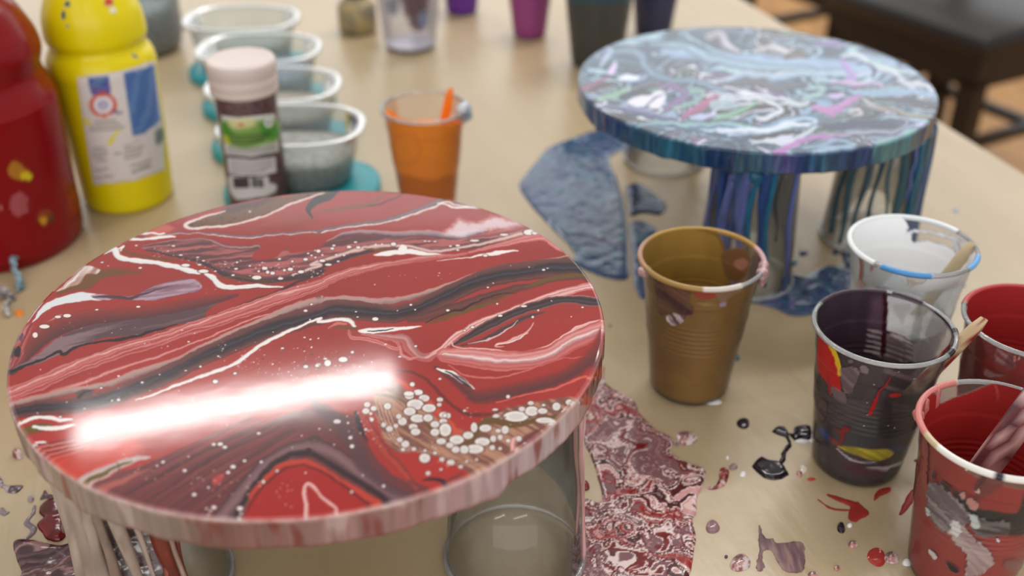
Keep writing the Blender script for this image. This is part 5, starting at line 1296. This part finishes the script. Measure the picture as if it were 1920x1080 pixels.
spill('paint_spill', 'tiny grey splash of paint on the far lower left edge', Y_(-10,450,30,440,60,470,90,485,40,515,-10,490), flat((160,146,150)), .0012, .0007)
Z_ = fr(960, 220, 2.842)
blues = [(60, 100, 136), (104, 140, 164), (44, 64, 106), (150, 176, 192), (70, 84, 126), (60, 116, 130), (40, 54, 84), (110, 104, 150), (76, 116, 140), (56, 100, 120), (90, 130, 150), (50, 80, 112)]
bm_ = pcol(blues, 7, .75, 14, .9)
spill('paint_spill', 'large blue speckled paint spill to the left of the blue canvas', Z_(40,375,70,310,160,200,200,160,330,110,460,70,560,75,650,130,640,180,560,190,520,230,560,330,600,480,612,600,620,760,612,862,480,850,330,780,335,735,300,680,200,580,110,480), bm_, .0014, .0011)
spill('paint_spill', 'dark blue leaf shaped puddle beside the far tumbler', Z_(610,370,680,355,760,410,825,470,790,520,700,510,630,525,615,450), mcol([(50,66,100),(60,84,120),(44,56,90)], 3, 5, .3, 2), .0014, .0014)
spill('paint_spill', 'narrow blue and violet paint run just left of the gold cup', Z_(628,565,700,555,770,600,740,660,725,780,722,955,675,955,650,880,640,760,630,650), bm_, .0012, .0010)
Z2 = fr(1300, 220, 2.7)
spill('paint_spill', 'blue speckled puddle between the gold and white cups', Z2(280,935,420,880,440,825,480,790,560,805,620,775,700,755,790,770,850,790,860,880,640,965,600,1000,500,1005,400,965,320,945), bm_, .0018, .0010)
spill('paint_spill', 'navy splash of paint behind the white cup', Z2(750,680,790,640,860,660,880,740,820,790,770,760), mcol([(40,50,90),(64,60,110),(44,70,110)], 3, 6, .3, 2), .0014, .0012)
W_ = fr(1300, 740, 3.177)
pb = flat((44, 32, 40), .1)
spill('paint_spill', 'dark plum puddle with a curling tail beside the plum cup', W_(350,430,370,395,405,370,450,392,510,402,525,372,520,350,550,310,568,290,548,255,500,240,466,222,500,192,545,195,566,225,580,280,586,310,556,345,548,390,530,412,568,478,530,500,480,512,420,496,378,465), pb, .0018, .0007, .003, sm=False)
spill('paint_spill', 'black paint puddle against the left of the plum cup', W_(562,225,590,235,600,200,640,187,690,188,704,215,705,250,690,270,640,262,610,280,580,252), pb, .0016, .0007, .003)
spill('paint_spill', 'white paint puddle edging the black puddle at the plum cup', W_(600,278,640,262,690,270,705,232,730,228,748,260,745,318,725,310,700,284,650,297), flat((226,222,220), .03), .0010, .0008, .003)
spill('brush_smear', 'dry mauve brush smear on the table below the puddles', W_(385,800,400,780,428,862,480,850,500,890,640,878,662,970,652,1040,600,1062,540,1040,500,990,470,940,420,942,416,1045,374,1040,390,920), lambda x, y: palette(fbm(x * 5, y * .8, 3, 3), [(0,(110,78,92)),(.45,(140,108,112)),(.6,(166,136,132)),(1,(180,150,140))]), .0003, .0009, .002, 'paint smear', M_dry, .00015, ragged=.0012)
V4 = fr(1480, 680, 2.7)
rd = flat((172, 58, 54), .06)
spill('paint_smear', 'red arrow shaped paint smear in front of the plum cup', V4(298,790,305,735,285,722,200,680,205,668,330,705,350,708,405,765,360,790,330,808), rd, .0004, .0008, .002, 'paint smear', M_dry, .0001, ragged=.0006)
spill('paint_smear', 'thin red curved paint streak left of the red arrow smear', V4(142,692,160,700,220,735,300,745,300,752,215,745,160,712), rd, .0004, .0006, .002, 'paint smear', M_dry, .0001, ragged=.0006)
spill('paint_smear', 'short red paint smear at the foot of the plum cup', V4(425,695,440,650,500,632,515,640,505,660,455,680,435,700), rd, .0004, .0008, .002, 'paint smear', M_dry, .0001, ragged=.0006)
spill('paint_smear', 'long red oval smear between the plum and front red cups', V4(630,640,636,690,600,740,572,768,556,766,575,715,600,670), rd, .0005, .0008, .002, 'paint smear', M_dry, .0001)
spill('paint_spill', 'red comma shaped paint spill right of the marbled spill', W_(72,552,130,545,150,500,160,440,205,445,212,480,195,530,150,560,100,567), pcol(reds, 12, .8, 10, .8), .0012, .0007, .003)

def drop(label, px, py, rx, ry, col, ht=.0012, seed=0, cat='paint drop', group=None, jag=.12):
    """a small bead of paint; rx, ry in pixels of the photograph"""
    n, m = 26, 6
    rs_ = np.random.RandomState(seed + int(px))
    ph = rs_.rand(3) * 6.28
    t = np.arange(n) * 2 * math.pi / n
    k = 1 + jag * (np.sin(2 * t + ph[0]) * .6 + np.sin(3 * t + ph[1]) * .4)
    o0 = np.array(at_h(px, py))
    ring = np.array([at_h(px + rx * kk * math.cos(a), py + ry * kk * math.sin(a)) for a, kk in zip(t, k)]) - o0
    V = []
    for j in range(m):
        f_ = 1 - j / m
        V += [(x * f_, y * f_, .0001 + ht * math.sqrt(max(0, 1 - f_ * f_))) for x, y in ring]
    V = np.array(V + [(0, 0, .0001 + ht)])
    fc = [tuple(int(i) for i in r) for r in grid_quads(n, m, True)] + [((m - 1) * n + i, (m - 1) * n + (i + 1) % n, m * n) for i in range(n)]
    me = bpy.data.meshes.new('paint_drop'); me.from_pydata(V.tolist(), [], fc); me.update()
    me.polygons.foreach_set('use_smooth', np.ones(len(me.polygons), bool))
    c = col(V[:, 0] * 100, V[:, 1] * 100) if callable(col) else np.broadcast_to(np.array(col, float), (len(V), 3))
    C = np.ones((len(V), 4)); C[:, :3] = lin(c)
    at = me.attributes.new('paint', 'FLOAT_COLOR', 'POINT'); at.data.foreach_set('color', C.astype(np.float32).ravel())
    return tag(link('paint_drop', me, M_wet, None, (o0[0], o0[1], TZ)), label, cat, group)
wt = (232, 230, 228)
mm = pcol([(206,190,188),(140,80,80),(110,90,92),(190,130,126)], 5, .5, 8, .8)
def W1(x, y): return W_(x, y)[0]
def V1(x, y): return V4(x, y)[0]
drop('white paint drop against the base of the gold cup', 1334, 753, 20, 6, wt, .0008)
drop('dark plum oval paint drop above the marbled bead', *W1(297, 172), 13, 10, (46, 33, 41))
drop('round marbled paint bead with white near the large red spill', 1287, 822, 19, 14, mm, .0018)
drop('tiny grey bead beside the round marbled bead', 1269, 834, 3.5, 3, (120, 112, 110))
drop('white oval paint drop right of the red comma spill', *W1(295, 475), 6.5, 5, wt)
drop('tiny white paint drop above the red comma spill', *W1(203, 378), 3.2, 3, wt)
drop('small grey mauve paint drop touching the red comma spill', *W1(238, 432), 8, 6.5, (146, 116, 116))
drop('mauve oval paint drop beside the edge of the red spill', *W1(115, 790), 14, 12, (140, 108, 114), .0018)
drop('large marbled oval paint drop in front at the bottom', *W1(280, 1005), 20, 16, mm, .0024)
drop('tiny dark bead at the tip of the marbled oval drop', *W1(195, 968), 3.5, 2.5, (90, 74, 80))
drop('small cream paint fleck left of the plum cup', *W1(655, 445), 9, 7, (220, 212, 196), .001, jag=.35)
drop('small red and white bead below the cream fleck', *W1(632, 475), 6, 5, mm, .0016)
drop('flat red dab of paint just right of the little bead', *W1(703, 505), 8, 3.5, (184, 76, 66), .0004)
drop('black bean shaped paint drop touching the plum cup', *W1(728, 162), 5, 7, (40, 30, 36))
drop('black teardrop of paint below the red arrow smear', *V1(262, 838), 8, 10, (42, 32, 44), .0018)
drop('white paint drop beside the black teardrop', *V1(305, 825), 5.5, 4, wt)
drop('small pink marbled bead below the black teardrop', *V1(322, 922), 9, 7, mm, .0018)
drop('round flat red paint drop near the bottom', *V1(442, 985), 17, 18, (172, 58, 52), .0009)
drop('pink marbled blob joined to the round red drop', *V1(517, 990), 15, 11, mm, .002)
drop('bright white paint drop in front of the front red cup', *V1(597, 1014), 9.5, 7, wt, .0016)
drop('tiny marbled bead left of the round red drop', *V1(240, 1042), 5.5, 4.5, mm, .0015)
drop('marbled bead cut off at the bottom edge', *V1(120, 1076), 10, 5, mm, .0018)
drop('small white drop beside the side of the front red cup', *V1(660, 858), 5, 7, wt)
drop('thin reddish brown drop behind the front red cup', 1722, 864, 9, 3.5, (130, 60, 56), .001)
drop('white oval paint drop right of the plum cup rim', 1793, 660, 11, 6.5, wt, .0014)
drop('red brown bean of paint beside the clear tumbler', 1097, 912, 9, 8, (124, 40, 40), .003)
drop('dark navy drop under the blue canvas left of the white cup', 1506, 474, 9, 5.5, (36, 44, 72))
drop('teal drop beside the dark navy drop', 1487, 492, 9, 7, (50, 110, 112))
drop('small dark drop right of the dark navy drop', 1568, 473, 8, 5, (56, 56, 84))
drop('small blue drop on the table right of the white cup', 1805, 535, 5, 4, (70, 110, 150))
drop('small teal drop at the right of the gold cup', 1381, 671, 6, 6, (50, 104, 116), .0015)
drop('small lilac bead at the lower left', 58, 937, 6, 5, (150, 136, 140), .002)
drop('dark red bead behind the left edge of the red canvas', 34, 853, 10, 9, mcol([(120,44,42),(200,170,168)], 3, 16, .2, 3), .004)
drop('tiny brown speck near the right of the red canvas', 1144, 611, 3, 2.2, (120, 84, 70), .0006)
drop('tiny blue speck on the table right of the blue tumbler', 1792, 395, 6, 3.5, (130, 150, 170), .0008)

# ------------------------------------------------------------------ scraps of foil by the red bottle
def scrap(label, pts, rad, mat, h=.002, name='foil_scrap'):
    w = [(*at_h(px, py), hh) for px, py, hh in pts]
    c = np.array(w[0]); 
    rs_ = np.random.RandomState(abs(int(pts[0][0])) + 5)
    path = smooth([np.array(p) - np.array((c[0], c[1], 0)) for p in w], 5) + rs_.randn(len(smooth(w, 5)), 3) * .0007
    path[:, 2] = np.maximum(path[:, 2], .0016)
    o = link(name, sweep(name, path, rad, 7, (1, .5)), mat, None, (c[0], c[1], TZ))
    return tag(o, label, 'foil scrap')
M_fb = bump(mottle(principled('blue_foil', (150,200,214), .25, .4), (196,214,220), (96,150,170), 300, 2), 400, 1, .003)
scrap('twisted shiny blue and silver foil scrap in front of the red bottle', [(26,478,.012),(42,484,.018),(40,502,.014),(30,512,.010),(34,528,.006),(42,540,.003),(34,552,.002)], [.0012,.003,.003,.0034,.0036,.004,.001], M_fb)
scrap('dull silver foil scrap at the left edge', [(-6,562,.004),(8,560,.005),(20,563,.004),(28,566,.003)], [.004,.005,.0035,.0015], bump(mottle(principled('grey_foil', (140,136,138), .3, .4), (110,104,108), (180,170,172), 300, 2), 400, 1, .003))
scrap('small clear crinkled scrap above the orange flake', [(18,575,.006),(16,585,.004),(14,596,.002)], [.002,.003,.002], bump(mottle(principled('silver_foil', (200,200,196), .25, .4), (170,170,168), (222,220,216), 300, 2), 400, 1, .003))
drop('small orange paint flake at the left edge of the table', 36, 588, 10, 5, (226, 126, 30), .002, jag=.3)
